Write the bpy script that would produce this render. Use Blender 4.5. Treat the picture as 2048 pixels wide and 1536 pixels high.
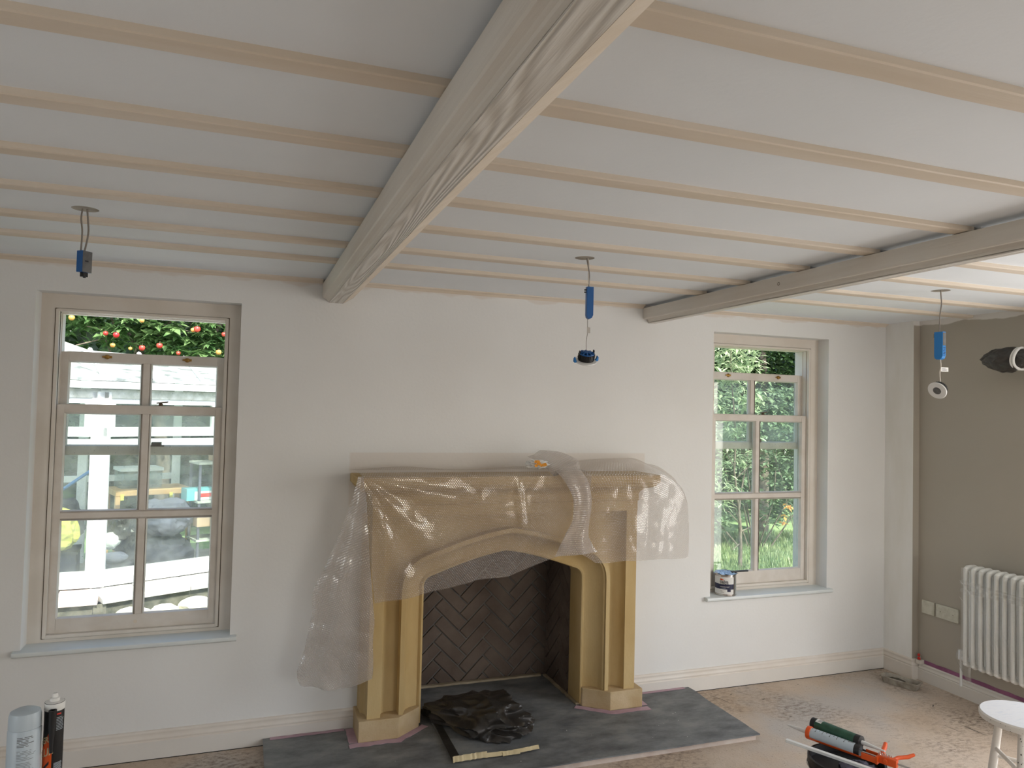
import bpy, bmesh, math, random
from mathutils import Vector, Matrix, Euler, noise
random.seed(7)
scene = bpy.context.scene
for o in list(bpy.data.objects):
    bpy.data.objects.remove(o)
COL = scene.collection
PI = math.pi

# ------------------------------------------------------------------ camera
cd = bpy.data.cameras.new('camera'); cam = bpy.data.objects.new('camera', cd); COL.objects.link(cam)
R_ = Vector((0.94102561, -0.3374778, 0.02407345))
U_ = Vector((-0.03377438, -0.02290271, 0.99916703))
F_ = Vector((0.33664535, 0.94105483, 0.03295014))
M = Matrix(((R_.x, U_.x, -F_.x, 0.0892), (R_.y, U_.y, -F_.y, -4.0), (R_.z, U_.z, -F_.z, 1.7425), (0, 0, 0, 1)))
cam.matrix_world = M
cd.sensor_width = 36.0
cd.lens = 1470.8 / 2048 * 36
cd.clip_start = 0.05
cd.clip_end = 200
scene.camera = cam

# ------------------------------------------------------------------ world, sun, daylight, exposure
w = bpy.data.worlds.new('world'); scene.world = w; w.use_nodes = True
wn = w.node_tree; wn.nodes.clear()
wo = wn.nodes.new('ShaderNodeOutputWorld'); wb = wn.nodes.new('ShaderNodeBackground')
sk = wn.nodes.new('ShaderNodeTexSky'); sk.sky_type = 'NISHITA'; sk.sun_disc = False
sk.sun_elevation = math.radians(48); sk.sun_rotation = math.radians(168); sk.air_density = 1.0; sk.dust_density = 2.5
wn.links.new(sk.outputs[0], wb.inputs[0]); wb.inputs[1].default_value = 0.50
wn.links.new(wb.outputs[0], wo.inputs[0])

sl = bpy.data.lights.new('sun', 'SUN'); so = bpy.data.objects.new('sun', sl); COL.objects.link(so)
sl.energy = 8.0; sl.angle = math.radians(0.6); sl.color = (1.0, 0.96, 0.88)
so.rotation_euler = (Vector((0.16, -0.74, 0.95))).to_track_quat('Z', 'Y').to_euler()
so.location = (6, -6, 9)

def area(name, loc, aim, sx, sy, power, color=(1, 1, 1)):
    l = bpy.data.lights.new(name, 'AREA'); o = bpy.data.objects.new(name, l); COL.objects.link(o)
    l.shape = 'RECTANGLE'; l.size = sx; l.size_y = sy; l.energy = power; l.color = color
    o.location = loc; o.rotation_euler = (Vector(loc) - Vector(aim)).to_track_quat('Z', 'Y').to_euler()
    return o
# daylight entering through the glazed doors of the right wall and the windows of the rear wall
area('daylight_right', (4.42, -2.55, 1.12), (0.4, -1.75, 0.80), 1.65, 1.95, 41, (1.0, 0.99, 0.975))
area('daylight_rear', (2.9, -6.58, 1.35), (2.9, 0, 0.6), 1.7, 1.3, 20, (1.0, 0.99, 0.975))
area('fill_left', (-2.28, -3.9, 1.35), (3, -2.2, 0.4), 1.2, 1.2, 10, (1.0, 0.99, 0.975))  # added fill lamp lifting the pier and taupe wall

scene.view_settings.view_transform = 'Standard'
scene.view_settings.look = 'None'
scene.view_settings.gamma = 1.0
scene.view_settings.use_curve_mapping = False
scene.view_settings.exposure = 0.15

# ------------------------------------------------------------------ materials
def nodes(m):
    m.use_nodes = True
    return m.node_tree.nodes, m.node_tree.links, m.node_tree.nodes['Principled BSDF']

def mat(name, col, rough=0.6, col2=None, scale=6.0, bump=0.0, bscale=None, metal=0.0, spec=0.5, stretch=None, detail=5, coat=0.0, contrast=(0.35, 0.65)):
    m = bpy.data.materials.new(name); n, l, b = nodes(m)
    b.inputs['Roughness'].default_value = rough
    b.inputs['Metallic'].default_value = metal
    b.inputs['Specular IOR Level'].default_value = spec
    if coat: b.inputs['Coat Weight'].default_value = coat
    b.inputs['Base Color'].default_value = (*col, 1)
    tc = n.new('ShaderNodeTexCoord'); mp = n.new('ShaderNodeMapping')
    l.new(tc.outputs['Object'], mp.inputs[0])
    if stretch: mp.inputs['Scale'].default_value = stretch
    if col2:
        t = n.new('ShaderNodeTexNoise'); t.inputs['Scale'].default_value = scale; t.inputs['Detail'].default_value = detail
        l.new(mp.outputs[0], t.inputs['Vector'])
        r = n.new('ShaderNodeValToRGB'); r.color_ramp.elements[0].position = contrast[0]; r.color_ramp.elements[1].position = contrast[1]
        r.color_ramp.elements[0].color = (*col, 1); r.color_ramp.elements[1].color = (*col2, 1)
        l.new(t.outputs[0], r.inputs[0]); l.new(r.outputs[0], b.inputs['Base Color'])
    if bump:
        t2 = n.new('ShaderNodeTexNoise'); t2.inputs['Scale'].default_value = bscale or scale * 4; t2.inputs['Detail'].default_value = 6
        l.new(mp.outputs[0], t2.inputs['Vector'])
        bp = n.new('ShaderNodeBump'); bp.inputs['Strength'].default_value = 1.0; bp.inputs['Distance'].default_value = bump
        l.new(t2.outputs[0], bp.inputs['Height']); l.new(bp.outputs[0], b.inputs['Normal'])
    return m

MT = {}
MT['plaster'] = mat('white_plaster', (0.76, 0.75, 0.725), 0.75, (0.79, 0.785, 0.765), 1.6, 0.0006, 60)
MT['wall_right_white'] = mat('undercoat_patchy', (0.80, 0.785, 0.735), 0.7, (0.87, 0.865, 0.84), 7, 0.0006, 60, stretch=(1, 1, 0.25))
MT['ceiling'] = mat('ceiling_plaster', (0.80, 0.835, 0.865), 0.8, (0.835, 0.865, 0.895), 2.0, 0.0005, 50)
MT['joist'] = mat('primed_joist', (0.69, 0.59, 0.47), 0.6, (0.75, 0.66, 0.555), 5, 0.001, 30, stretch=(0.25, 3, 3))
MT['beam'] = mat('primed_beam', (0.68, 0.625, 0.55), 0.55, (0.75, 0.71, 0.645), 5, 0.0015, 24, stretch=(3, 0.25, 3))
MT['trim'] = mat('primed_trim', (0.70, 0.635, 0.555), 0.5, (0.76, 0.705, 0.635), 5, 0.0006, 40)
MT['base_low'] = mat('primed_baseboard', (0.70, 0.665, 0.61), 0.5, (0.75, 0.71, 0.65), 3, 0.0005, 40)
MT['sash'] = mat('primed_sash', (0.66, 0.60, 0.53), 0.5, (0.75, 0.70, 0.64), 9, 0.0006, 60)
MT['sill'] = mat('sill_gloss', (0.66, 0.70, 0.69), 0.35, (0.72, 0.75, 0.74), 5, 0.0004, 50)
MT['dark'] = mat('shadow_dark', (0.02, 0.018, 0.016), 0.9)
MT['stone'] = mat('bath_stone', (0.48, 0.33, 0.135), 0.8, (0.57, 0.425, 0.21), 4, 0.0012, 90, stretch=(1, 1, 0.5))
MT['plinth_stone'] = mat('plinth_stone', (0.46, 0.33, 0.17), 0.8, (0.56, 0.43, 0.26), 7, 0.0016, 90)
MT['brick'] = mat('fire_brick', (0.105, 0.075, 0.058), 0.9, (0.185, 0.14, 0.11), 4, 0.002, 60)
MT['mortar'] = mat('dark_mortar', (0.13, 0.12, 0.11), 0.95, (0.19, 0.175, 0.16), 12, 0.001, 80)
MT['hearth'] = mat('hearth_plaster', (0.52, 0.42, 0.36), 0.9, (0.62, 0.55, 0.49), 10, 0.002, 60)
MT['tape_cream'] = mat('cream_tape', (0.52, 0.42, 0.24), 0.7, (0.66, 0.55, 0.33), 14)
MT['tape_purple'] = mat('mauve_tape', (0.42, 0.27, 0.32), 0.6, (0.52, 0.36, 0.42), 12)
MT['tape_plum'] = mat('plum_tape', (0.22, 0.07, 0.15), 0.6, (0.30, 0.11, 0.21), 12)
MT['tape_grey'] = mat('grey_tape_edge', (0.33, 0.27, 0.18), 0.8, (0.45, 0.38, 0.27), 10)
MT['white_gloss'] = mat('white_gloss', (0.80, 0.80, 0.78), 0.25)
MT['radiator'] = mat('radiator_enamel', (0.80, 0.80, 0.76), 0.28, spec=0.6)
MT['socket'] = mat('painted_plate', (0.55, 0.53, 0.43), 0.5, (0.64, 0.62, 0.52), 40)
MT['blue'] = mat('blue_plastic', (0.012, 0.11, 0.35), 0.4)
MT['blue_bright'] = mat('blue_plastic_lit', (0.015, 0.20, 0.55), 0.4)
MT['grey_label'] = mat('grey_label', (0.10, 0.10, 0.10), 0.6, (0.16, 0.16, 0.155), 30)
MT['black'] = mat('black_plastic', (0.012, 0.012, 0.013), 0.45)
MT['cable'] = mat('grey_cable', (0.24, 0.21, 0.18), 0.6)
MT['cable_white'] = mat('white_cable', (0.60, 0.55, 0.48), 0.5)
MT['paper'] = mat('white_paper', (0.78, 0.77, 0.74), 0.6)
MT['metal'] = mat('tin_metal', (0.62, 0.60, 0.58), 0.22, metal=1.0)
MT['brass'] = mat('brass', (0.30, 0.16, 0.04), 0.35, (0.42, 0.25, 0.07), 30, metal=0.8)
MT['brass_dark'] = mat('tarnished_brass', (0.10, 0.07, 0.04), 0.5, metal=0.6)
MT['orange'] = mat('orange_paint', (0.78, 0.10, 0.01), 0.4)
MT['green'] = mat('dark_green_label', (0.02, 0.075, 0.045), 0.4, (0.03, 0.11, 0.065), 30)
MT['grey_tube'] = mat('pale_blue_label', (0.48, 0.55, 0.60), 0.4)
MT['navy'] = mat('navy_print', (0.01, 0.012, 0.05), 0.4)
MT['red'] = mat('red_plastic', (0.65, 0.03, 0.02), 0.4)
MT['ink'] = mat('ink', (0.02, 0.02, 0.025), 0.6)
MT['stool'] = mat('stool_paint', (0.74, 0.68, 0.60), 0.45, (0.80, 0.76, 0.70), 6)
MT['stool_top'] = mat('stool_top_paint_skylit', (0.80, 0.80, 0.81), 0.5, (0.70, 0.72, 0.77), 26, stretch=(1, 6, 1), contrast=(0.55, 0.72))  # whiter, bluish seat top: sky reflection put into the colour
MT['chip'] = mat('chipped_paint', (0.10, 0.09, 0.07), 0.8)
MT['tray'] = mat('dirty_tray', (0.20, 0.17, 0.13), 0.7, (0.42, 0.38, 0.32), 14, 0.001, 60)
MT['upvc'] = mat('white_upvc', (0.80, 0.80, 0.80), 0.35)
MT['upvc_dirty'] = mat('weathered_upvc', (0.45, 0.46, 0.40), 0.5, (0.70, 0.70, 0.66), 18)
MT['coping'] = mat('pale_coping', (0.66, 0.62, 0.56), 0.85, (0.76, 0.74, 0.70), 8, 0.002, 40)
MT['coping_pink'] = mat('pink_coping', (0.60, 0.47, 0.42), 0.85, (0.72, 0.64, 0.58), 9, 0.002, 40)
MT['dwarf'] = mat('mossy_render', (0.07, 0.075, 0.055), 0.95, (0.19, 0.18, 0.14), 12, 0.004, 40)
MT['gravel'] = mat('cream_stone', (0.70, 0.65, 0.48), 0.9, (0.78, 0.75, 0.65), 10, 0.004, 20)
MT['grass'] = mat('lawn_green', (0.14, 0.24, 0.09), 0.9, (0.30, 0.40, 0.17), 3, 0.01, 30)
MT['patio'] = mat('pale_patio', (0.55, 0.52, 0.45), 0.9, (0.68, 0.66, 0.58), 5, 0.003, 30)
MT['bark'] = mat('grey_bark', (0.09, 0.075, 0.055), 0.9, (0.20, 0.17, 0.13), 20, 0.003, 60)
MT['apple'] = mat('red_apple', (0.52, 0.02, 0.025), 0.3, (0.55, 0.09, 0.05), 14)
MT['apple_pale'] = mat('pale_apple', (0.60, 0.22, 0.06), 0.35, (0.62, 0.45, 0.12), 14)
MT['yellow'] = mat('yellow_bag', (0.72, 0.66, 0.08), 0.5, (0.80, 0.76, 0.20), 6)
MT['timber'] = mat('orange_timber', (0.62, 0.36, 0.16), 0.6, (0.72, 0.46, 0.24), 12)
MT['card'] = mat('cardboard', (0.46, 0.30, 0.19), 0.8, (0.56, 0.39, 0.27), 8)
MT['darkgrey'] = mat('dark_grey_cloth', (0.022, 0.022, 0.032), 0.9, (0.05, 0.05, 0.068), 8, 0.004, 14)
MT['jacket'] = mat('slate_cloth', (0.10, 0.10, 0.14), 0.9, (0.15, 0.15, 0.20), 6, 0.004, 12)
MT['cyan'] = mat('cyan_card', (0.16, 0.50, 0.56), 0.5)
MT['binbag'] = mat('black_polythene', (0.022, 0.020, 0.018), 0.34, (0.040, 0.035, 0.030), 6, 0.006, 13, spec=0.6)
MT['orange_print'] = mat('orange_flower_print', (0.72, 0.30, 0.02), 0.6)
MT['table'] = mat('bench_top', (0.30, 0.25, 0.19), 0.7, (0.40, 0.34, 0.27), 8)
MT['roof_tile'] = mat('roof_tile', (0.12, 0.08, 0.06), 0.9)

def wall_paint():
    # white plaster with a squared patch of fresh filler over the mantel and cutting-in strokes by the ceiling
    m = MT['plaster'].copy(); m.name = 'plaster_with_patch'
    n = m.node_tree.nodes; l = m.node_tree.links; b = n['Principled BSDF']
    src = b.inputs['Base Color'].links[0].from_socket
    tc = n.new('ShaderNodeTexCoord'); sp = n.new('ShaderNodeSeparateXYZ'); l.new(tc.outputs['Object'], sp.inputs[0])
    def band(sock, lo, hi, soft):
        a = n.new('ShaderNodeMapRange'); a.inputs[1].default_value = lo - soft; a.inputs[2].default_value = lo + soft
        c = n.new('ShaderNodeMapRange'); c.inputs[1].default_value = hi + soft; c.inputs[2].default_value = hi - soft
        l.new(sock, a.inputs[0]); l.new(sock, c.inputs[0])
        k = n.new('ShaderNodeMath'); k.operation = 'MULTIPLY'; l.new(a.outputs[0], k.inputs[0]); l.new(c.outputs[0], k.inputs[1])
        return k.outputs[0]
    k = n.new('ShaderNodeMath'); k.operation = 'MULTIPLY'
    l.new(band(sp.outputs[0], 0.61, 2.40, 0.006), k.inputs[0]); l.new(band(sp.outputs[2], 1.2, 1.485, 0.004), k.inputs[1])
    nz = n.new('ShaderNodeTexNoise'); nz.inputs['Scale'].default_value = 5
    l.new(tc.outputs['Object'], nz.inputs['Vector'])
    ad = n.new('ShaderNodeMath'); ad.operation = 'MULTIPLY_ADD'; ad.inputs[1].default_value = 0.12
    l.new(nz.outputs[0], ad.inputs[0]); l.new(sp.outputs[2], ad.inputs[2])
    top = n.new('ShaderNodeMapRange'); top.inputs[1].default_value = 2.425; top.inputs[2].default_value = 2.435
    l.new(ad.outputs[0], top.inputs[0])
    mx0 = n.new('ShaderNodeMath'); mx0.operation = 'MAXIMUM'; l.new(k.outputs[0], mx0.inputs[0]); l.new(top.outputs[0], mx0.inputs[1])
    f = n.new('ShaderNodeMath'); f.operation = 'MULTIPLY'; f.inputs[1].default_value = 0.45; l.new(mx0.outputs[0], f.inputs[0])
    mx = n.new('ShaderNodeMix'); mx.data_type = 'RGBA'
    l.new(f.outputs[0], mx.inputs[0]); l.new(src, mx.inputs[6]); mx.inputs[7].default_value = (0.68, 0.585, 0.50, 1)
    l.new(mx.outputs[2], b.inputs['Base Color'])
    return m
MT['back_wall'] = wall_paint()

def taupe_wall():
    m = bpy.data.materials.new('taupe_paint_ragged_edge'); n, l, b = nodes(m)
    b.inputs['Roughness'].default_value = 0.8
    tc = n.new('ShaderNodeTexCoord'); sp = n.new('ShaderNodeSeparateXYZ'); l.new(tc.outputs['Object'], sp.inputs[0])
    nz = n.new('ShaderNodeTexNoise'); nz.inputs['Scale'].default_value = 3.2; nz.inputs['Detail'].default_value = 8
    l.new(tc.outputs['Object'], nz.inputs['Vector'])
    ad = n.new('ShaderNodeMath'); ad.operation = 'MULTIPLY_ADD'; ad.inputs[1].default_value = 0.10
    l.new(nz.outputs[0], ad.inputs[0]); l.new(sp.outputs[2], ad.inputs[2])
    rg = n.new('ShaderNodeMapRange'); rg.inputs[1].default_value = 2.414; rg.inputs[2].default_value = 2.420
    l.new(ad.outputs[0], rg.inputs[0])
    t2 = n.new('ShaderNodeTexNoise'); t2.inputs['Scale'].default_value = 2; l.new(tc.outputs['Object'], t2.inputs['Vector'])
    c = n.new('ShaderNodeValToRGB'); c.color_ramp.elements[0].color = (0.41, 0.37, 0.305, 1); c.color_ramp.elements[1].color = (0.45, 0.41, 0.345, 1)
    l.new(t2.outputs[0], c.inputs[0])
    mx = n.new('ShaderNodeMix'); mx.data_type = 'RGBA'
    l.new(rg.outputs[0], mx.inputs[0]); l.new(c.outputs[0], mx.inputs[6]); mx.inputs[7].default_value = (0.72, 0.68, 0.63, 1)
    l.new(mx.outputs[2], b.inputs['Base Color'])
    return m
MT['taupe'] = taupe_wall()

def floor_mat():
    m = bpy.data.materials.new('dusty_screed'); n, l, b = nodes(m)
    b.inputs['Roughness'].default_value = 0.92; b.inputs['Specular IOR Level'].default_value = 0.2
    tc = n.new('ShaderNodeTexCoord')
    def nz(scale, det, rough=0.6, st=None):
        t = n.new('ShaderNodeTexNoise'); t.inputs['Scale'].default_value = scale; t.inputs['Detail'].default_value = det; t.inputs['Roughness'].default_value = rough
        if st:
            mp = n.new('ShaderNodeMapping'); mp.inputs['Scale'].default_value = st; l.new(tc.outputs['Object'], mp.inputs[0]); l.new(mp.outputs[0], t.inputs['Vector'])
        else: l.new(tc.outputs['Object'], t.inputs['Vector'])
        return t.outputs[0]
    def ramp(s, p0, c0, p1, c1):
        r = n.new('ShaderNodeValToRGB'); r.color_ramp.elements[0].position = p0; r.color_ramp.elements[1].position = p1
        r.color_ramp.elements[0].color = (*c0, 1); r.color_ramp.elements[1].color = (*c1, 1); l.new(s, r.inputs[0]); return r.outputs[0]
    def mix(f, a, c, mode='MIX'):
        x = n.new('ShaderNodeMix'); x.data_type = 'RGBA'; x.blend_type = mode
        if isinstance(f, float): x.inputs[0].default_value = f
        else: l.new(f, x.inputs[0])
        l.new(a, x.inputs[6])
        if isinstance(c, tuple): x.inputs[7].default_value = (*c, 1)
        else: l.new(c, x.inputs[7])
        return x.outputs[2]
    base = ramp(nz(1.6, 6), 0.35, (0.51, 0.40, 0.30), 0.65, (0.62, 0.52, 0.425))
    dust = ramp(nz(0.9, 4), 0.50, (0, 0, 0), 0.64, (1, 1, 1))
    c = mix(dust, base, (0.50, 0.46, 0.42))
    worn = n.new('ShaderNodeMath'); worn.operation = 'MULTIPLY'
    l.new(ramp(nz(1.3, 5), 0.44, (0, 0, 0), 0.62, (.9, .9, .9)), worn.inputs[0])
    l.new(ramp(nz(26, 8, 0.75, (1, 1.7, 1)), 0.45, (0, 0, 0), 0.62, (1, 1, 1)), worn.inputs[1])
    c = mix(worn.outputs[0], c, (0.17, 0.125, 0.095))
    sp = ramp(nz(85, 3, 0.6, (1, 1.4, 1)), 0.635, (0, 0, 0), 0.69, (.85, .85, .85))
    c = mix(sp, c, (0.16, 0.12, 0.095))
    l.new(c, b.inputs['Base Color'])
    bp = n.new('ShaderNodeBump'); bp.inputs['Distance'].default_value = 0.003; l.new(nz(60, 6), bp.inputs['Height']); l.new(bp.outputs[0], b.inputs['Normal'])
    return m
MT['floor'] = floor_mat()

def sheet_mat():
    m = bpy.data.materials.new('dark_floor_protection'); n, l, b = nodes(m)
    b.inputs['Roughness'].default_value = 0.62; b.inputs['Specular IOR Level'].default_value = 0.35
    tc = n.new('ShaderNodeTexCoord'); mp = n.new('ShaderNodeMapping'); mp.inputs['Scale'].default_value = (1.2, 2.2, 1)
    l.new(tc.outputs['Object'], mp.inputs[0])
    t = n.new('ShaderNodeTexNoise'); t.inputs['Scale'].default_value = 4; t.inputs['Detail'].default_value = 9; t.inputs['Roughness'].default_value = 0.68
    l.new(mp.outputs[0], t.inputs['Vector'])
    r = n.new('ShaderNodeValToRGB'); e = r.color_ramp.elements
    e[0].position = 0.30; e[0].color = (0.090, 0.093, 0.099, 1); e[1].position = 0.78; e[1].color = (0.30, 0.305, 0.29, 1)
    x = e.new(0.52); x.color = (0.185, 0.193, 0.197, 1)
    l.new(t.outputs[0], r.inputs[0]); l.new(r.outputs[0], b.inputs['Base Color'])
    t2 = n.new('ShaderNodeTexNoise'); t2.inputs['Scale'].default_value = 7; t2.inputs['Detail'].default_value = 6; l.new(mp.outputs[0], t2.inputs['Vector'])
    bp = n.new('ShaderNodeBump'); bp.inputs['Distance'].default_value = 0.006; l.new(t2.outputs[0], bp.inputs['Height']); l.new(bp.outputs[0], b.inputs['Normal'])
    return m
MT['sheet'] = sheet_mat()

def beam_grain():
    m = bpy.data.materials.new('primed_open_grain'); n, l, b = nodes(m)
    b.inputs['Roughness'].default_value = 0.5
    tc = n.new('ShaderNodeTexCoord'); mp = n.new('ShaderNodeMapping'); mp.inputs['Scale'].default_value = (1, 0.055, 1)
    l.new(tc.outputs['Object'], mp.inputs[0])
    nz = n.new('ShaderNodeTexNoise'); nz.inputs['Scale'].default_value = 8; nz.inputs['Detail'].default_value = 1.5; l.new(mp.outputs[0], nz.inputs['Vector'])
    mr = n.new('ShaderNodeMath'); mr.operation = 'MULTIPLY'; mr.inputs[1].default_value = 170; l.new(nz.outputs[0], mr.inputs[0])
    sn = n.new('ShaderNodeMath'); sn.operation = 'SINE'; l.new(mr.outputs[0], sn.inputs[0])
    ns = n.new('ShaderNodeMath'); ns.operation = 'MULTIPLY'; ns.inputs[1].default_value = 0.4; l.new(sn.outputs[0], ns.inputs[0])
    n2 = n.new('ShaderNodeTexNoise'); n2.inputs['Scale'].default_value = 90; l.new(mp.outputs[0], n2.inputs['Vector'])
    ad = n.new('ShaderNodeMath'); ad.operation = 'ADD'; l.new(ns.outputs[0], ad.inputs[0]); l.new(n2.outputs[0], ad.inputs[1])
    bp = n.new('ShaderNodeBump'); bp.inputs['Distance'].default_value = 0.0030; bp.inputs['Strength'].default_value = 1.0
    l.new(ad.outputs[0], bp.inputs['Height']); l.new(bp.outputs[0], b.inputs['Normal'])
    r = n.new('ShaderNodeValToRGB'); r.color_ramp.elements[0].color = (0.55, 0.505, 0.44, 1); r.color_ramp.elements[1].color = (0.74, 0.71, 0.66, 1)
    mr2 = n.new('ShaderNodeMapRange'); mr2.inputs[1].default_value = -0.2; mr2.inputs[2].default_value = 1.0; l.new(ad.outputs[0], mr2.inputs[0])
    l.new(mr2.outputs[0], r.inputs[0]); l.new(r.outputs[0], b.inputs['Base Color'])
    return m
MT['grain'] = beam_grain()

def glass_mat(name, dust, tint=(1, 1, 1), gloss=0.06, dscale=7):
    m = bpy.data.materials.new(name); m.use_nodes = True; n = m.node_tree.nodes; l = m.node_tree.links; n.clear()
    out = n.new('ShaderNodeOutputMaterial'); tr = n.new('ShaderNodeBsdfTransparent'); tr.inputs[0].default_value = (*tint, 1)
    gl = n.new('ShaderNodeBsdfGlossy'); gl.inputs['Roughness'].default_value = 0.03
    tl = n.new('ShaderNodeBsdfTranslucent'); tl.inputs[0].default_value = (0.85, 0.88, 0.86, 1)
    df = n.new('ShaderNodeBsdfDiffuse'); df.inputs[0].default_value = (0.6, 0.62, 0.6, 1)
    dm = n.new('ShaderNodeMixShader'); l.new(tl.outputs[0], dm.inputs[1]); l.new(df.outputs[0], dm.inputs[2])
    m1 = n.new('ShaderNodeMixShader'); m1.inputs[0].default_value = gloss; l.new(tr.outputs[0], m1.inputs[1]); l.new(gl.outputs[0], m1.inputs[2])
    tc = n.new('ShaderNodeTexCoord'); nz = n.new('ShaderNodeTexNoise'); nz.inputs['Scale'].default_value = dscale; nz.inputs['Detail'].default_value = 8
    l.new(tc.outputs['Object'], nz.inputs['Vector'])
    n3 = n.new('ShaderNodeTexNoise'); n3.inputs['Scale'].default_value = 160; l.new(tc.outputs['Object'], n3.inputs['Vector'])
    sp = n.new('ShaderNodeMapRange'); sp.inputs[1].default_value = 0.66; sp.inputs[2].default_value = 0.72; sp.inputs[4].default_value = 0.5; l.new(n3.outputs[0], sp.inputs[0])
    mr = n.new('ShaderNodeMapRange'); mr.inputs[1].default_value = 0.35; mr.inputs[2].default_value = 0.8; mr.inputs[3].default_value = dust * 0.3; mr.inputs[4].default_value = dust * 2
    l.new(nz.outputs[0], mr.inputs[0])
    k = n.new('ShaderNodeMath'); k.operation = 'MULTIPLY'; k.inputs[1].default_value = dust * 8 if dust < 0.12 else 1.0; l.new(sp.outputs[0], k.inputs[0])
    mxx = n.new('ShaderNodeMath'); mxx.operation = 'MAXIMUM'; l.new(mr.outputs[0], mxx.inputs[0]); l.new(k.outputs[0], mxx.inputs[1])
    m2 = n.new('ShaderNodeMixShader'); l.new(mxx.outputs[0], m2.inputs[0]); l.new(m1.outputs[0], m2.inputs[1]); l.new(dm.outputs[0], m2.inputs[2])
    l.new(m2.outputs[0], out.inputs[0])
    return m
MT['glass_dusty'] = glass_mat('dusty_pane', 0.08, (0.97, 1.0, 0.98))
MT['glass'] = glass_mat('window_pane', 0.10, (0.96, 1.0, 0.98))
MT['roof_sheet'] = glass_mat('white_polycarbonate', 1.2, (0.45, 0.48, 0.5), 0.05)
MT['clear_plastic'] = glass_mat('clear_plastic', 0.07, (0.98, 0.98, 0.98), 0.13)
MT['tub_plastic'] = glass_mat('milky_plastic', 0.30, (0.9, 0.95, 0.97), 0.08)

def bubble_mat(name, milk):
    m = bpy.data.materials.new(name); m.use_nodes = True; n = m.node_tree.nodes; l = m.node_tree.links; n.clear()
    out = n.new('ShaderNodeOutputMaterial')
    uv = n.new('ShaderNodeUVMap')
    A = 0.0118
    def vm(op, a, b=None):
        x = n.new('ShaderNodeVectorMath'); x.operation = op; l.new(a, x.inputs[0])
        if b is not None: x.inputs[1].default_value = b
        return x
    p = vm('MULTIPLY', uv.outputs[0], (1 / A, 1 / (A * 1.732), 0)).outputs[0]
    ds = []
    for off in ((0, 0, 0), (0.5, 0.5, 0)):
        q = vm('ADD', p, off).outputs[0]; q = vm('FRACTION', q).outputs[0]; q = vm('SUBTRACT', q, (0.5, 0.5, 0)).outputs[0]
        q = vm('MULTIPLY', q, (1, 1.732, 0)).outputs[0]; ds.append(vm('LENGTH', q).outputs['Value'])
    mn = n.new('ShaderNodeMath'); mn.operation = 'MINIMUM'; l.new(ds[0], mn.inputs[0]); l.new(ds[1], mn.inputs[1])
    dome = n.new('ShaderNodeMapRange'); dome.interpolation_type = 'SMOOTHERSTEP'
    dome.inputs[1].default_value = 0.48; dome.inputs[2].default_value = 0.14; l.new(mn.outputs[0], dome.inputs[0])
    bp = n.new('ShaderNodeBump'); bp.inputs['Distance'].default_value = 0.0055; bp.inputs['Strength'].default_value = 1.0; l.new(dome.outputs[0], bp.inputs['Height'])
    tr = n.new('ShaderNodeBsdfTransparent'); tr.inputs[0].default_value = (0.97, 0.955, 0.94, 1)
    gl = n.new('ShaderNodeBsdfGlossy'); gl.inputs['Roughness'].default_value = 0.06; gl.inputs[0].default_value = (1, 1, 1, 1); l.new(bp.outputs[0], gl.inputs['Normal'])
    tl = n.new('ShaderNodeBsdfTranslucent'); tl.inputs[0].default_value = (0.62, 0.57, 0.53, 1)
    df = n.new('ShaderNodeBsdfDiffuse'); df.inputs[0].default_value = (0.60, 0.54, 0.50, 1)
    d2 = n.new('ShaderNodeMixShader'); d2.inputs[0].default_value = 0.65; l.new(tl.outputs[0], d2.inputs[1]); l.new(df.outputs[0], d2.inputs[2])
    f = n.new('ShaderNodeMapRange'); f.inputs[1].default_value = 0.5; f.inputs[2].default_value = 0.3; f.inputs[3].default_value = milk * 0.8; f.inputs[4].default_value = milk * 1.15
    l.new(mn.outputs[0], f.inputs[0])
    m1 = n.new('ShaderNodeMixShader'); l.new(f.outputs[0], m1.inputs[0]); l.new(tr.outputs[0], m1.inputs[1]); l.new(d2.outputs[0], m1.inputs[2])
    g = n.new('ShaderNodeMath'); g.operation = 'MULTIPLY_ADD'; g.inputs[1].default_value = 0.32; g.inputs[2].default_value = 0.05; l.new(dome.outputs[0], g.inputs[0])
    m2 = n.new('ShaderNodeMixShader'); l.new(g.outputs[0], m2.inputs[0]); l.new(m1.outputs[0], m2.inputs[1]); l.new(gl.outputs[0], m2.inputs[2])
    l.new(m2.outputs[0], out.inputs[0])
    return m
MT['bubble'] = bubble_mat('bubble_wrap', 0.24)
MT['bubble_thick'] = bubble_mat('bubble_wrap_folded', 0.50)

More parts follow.
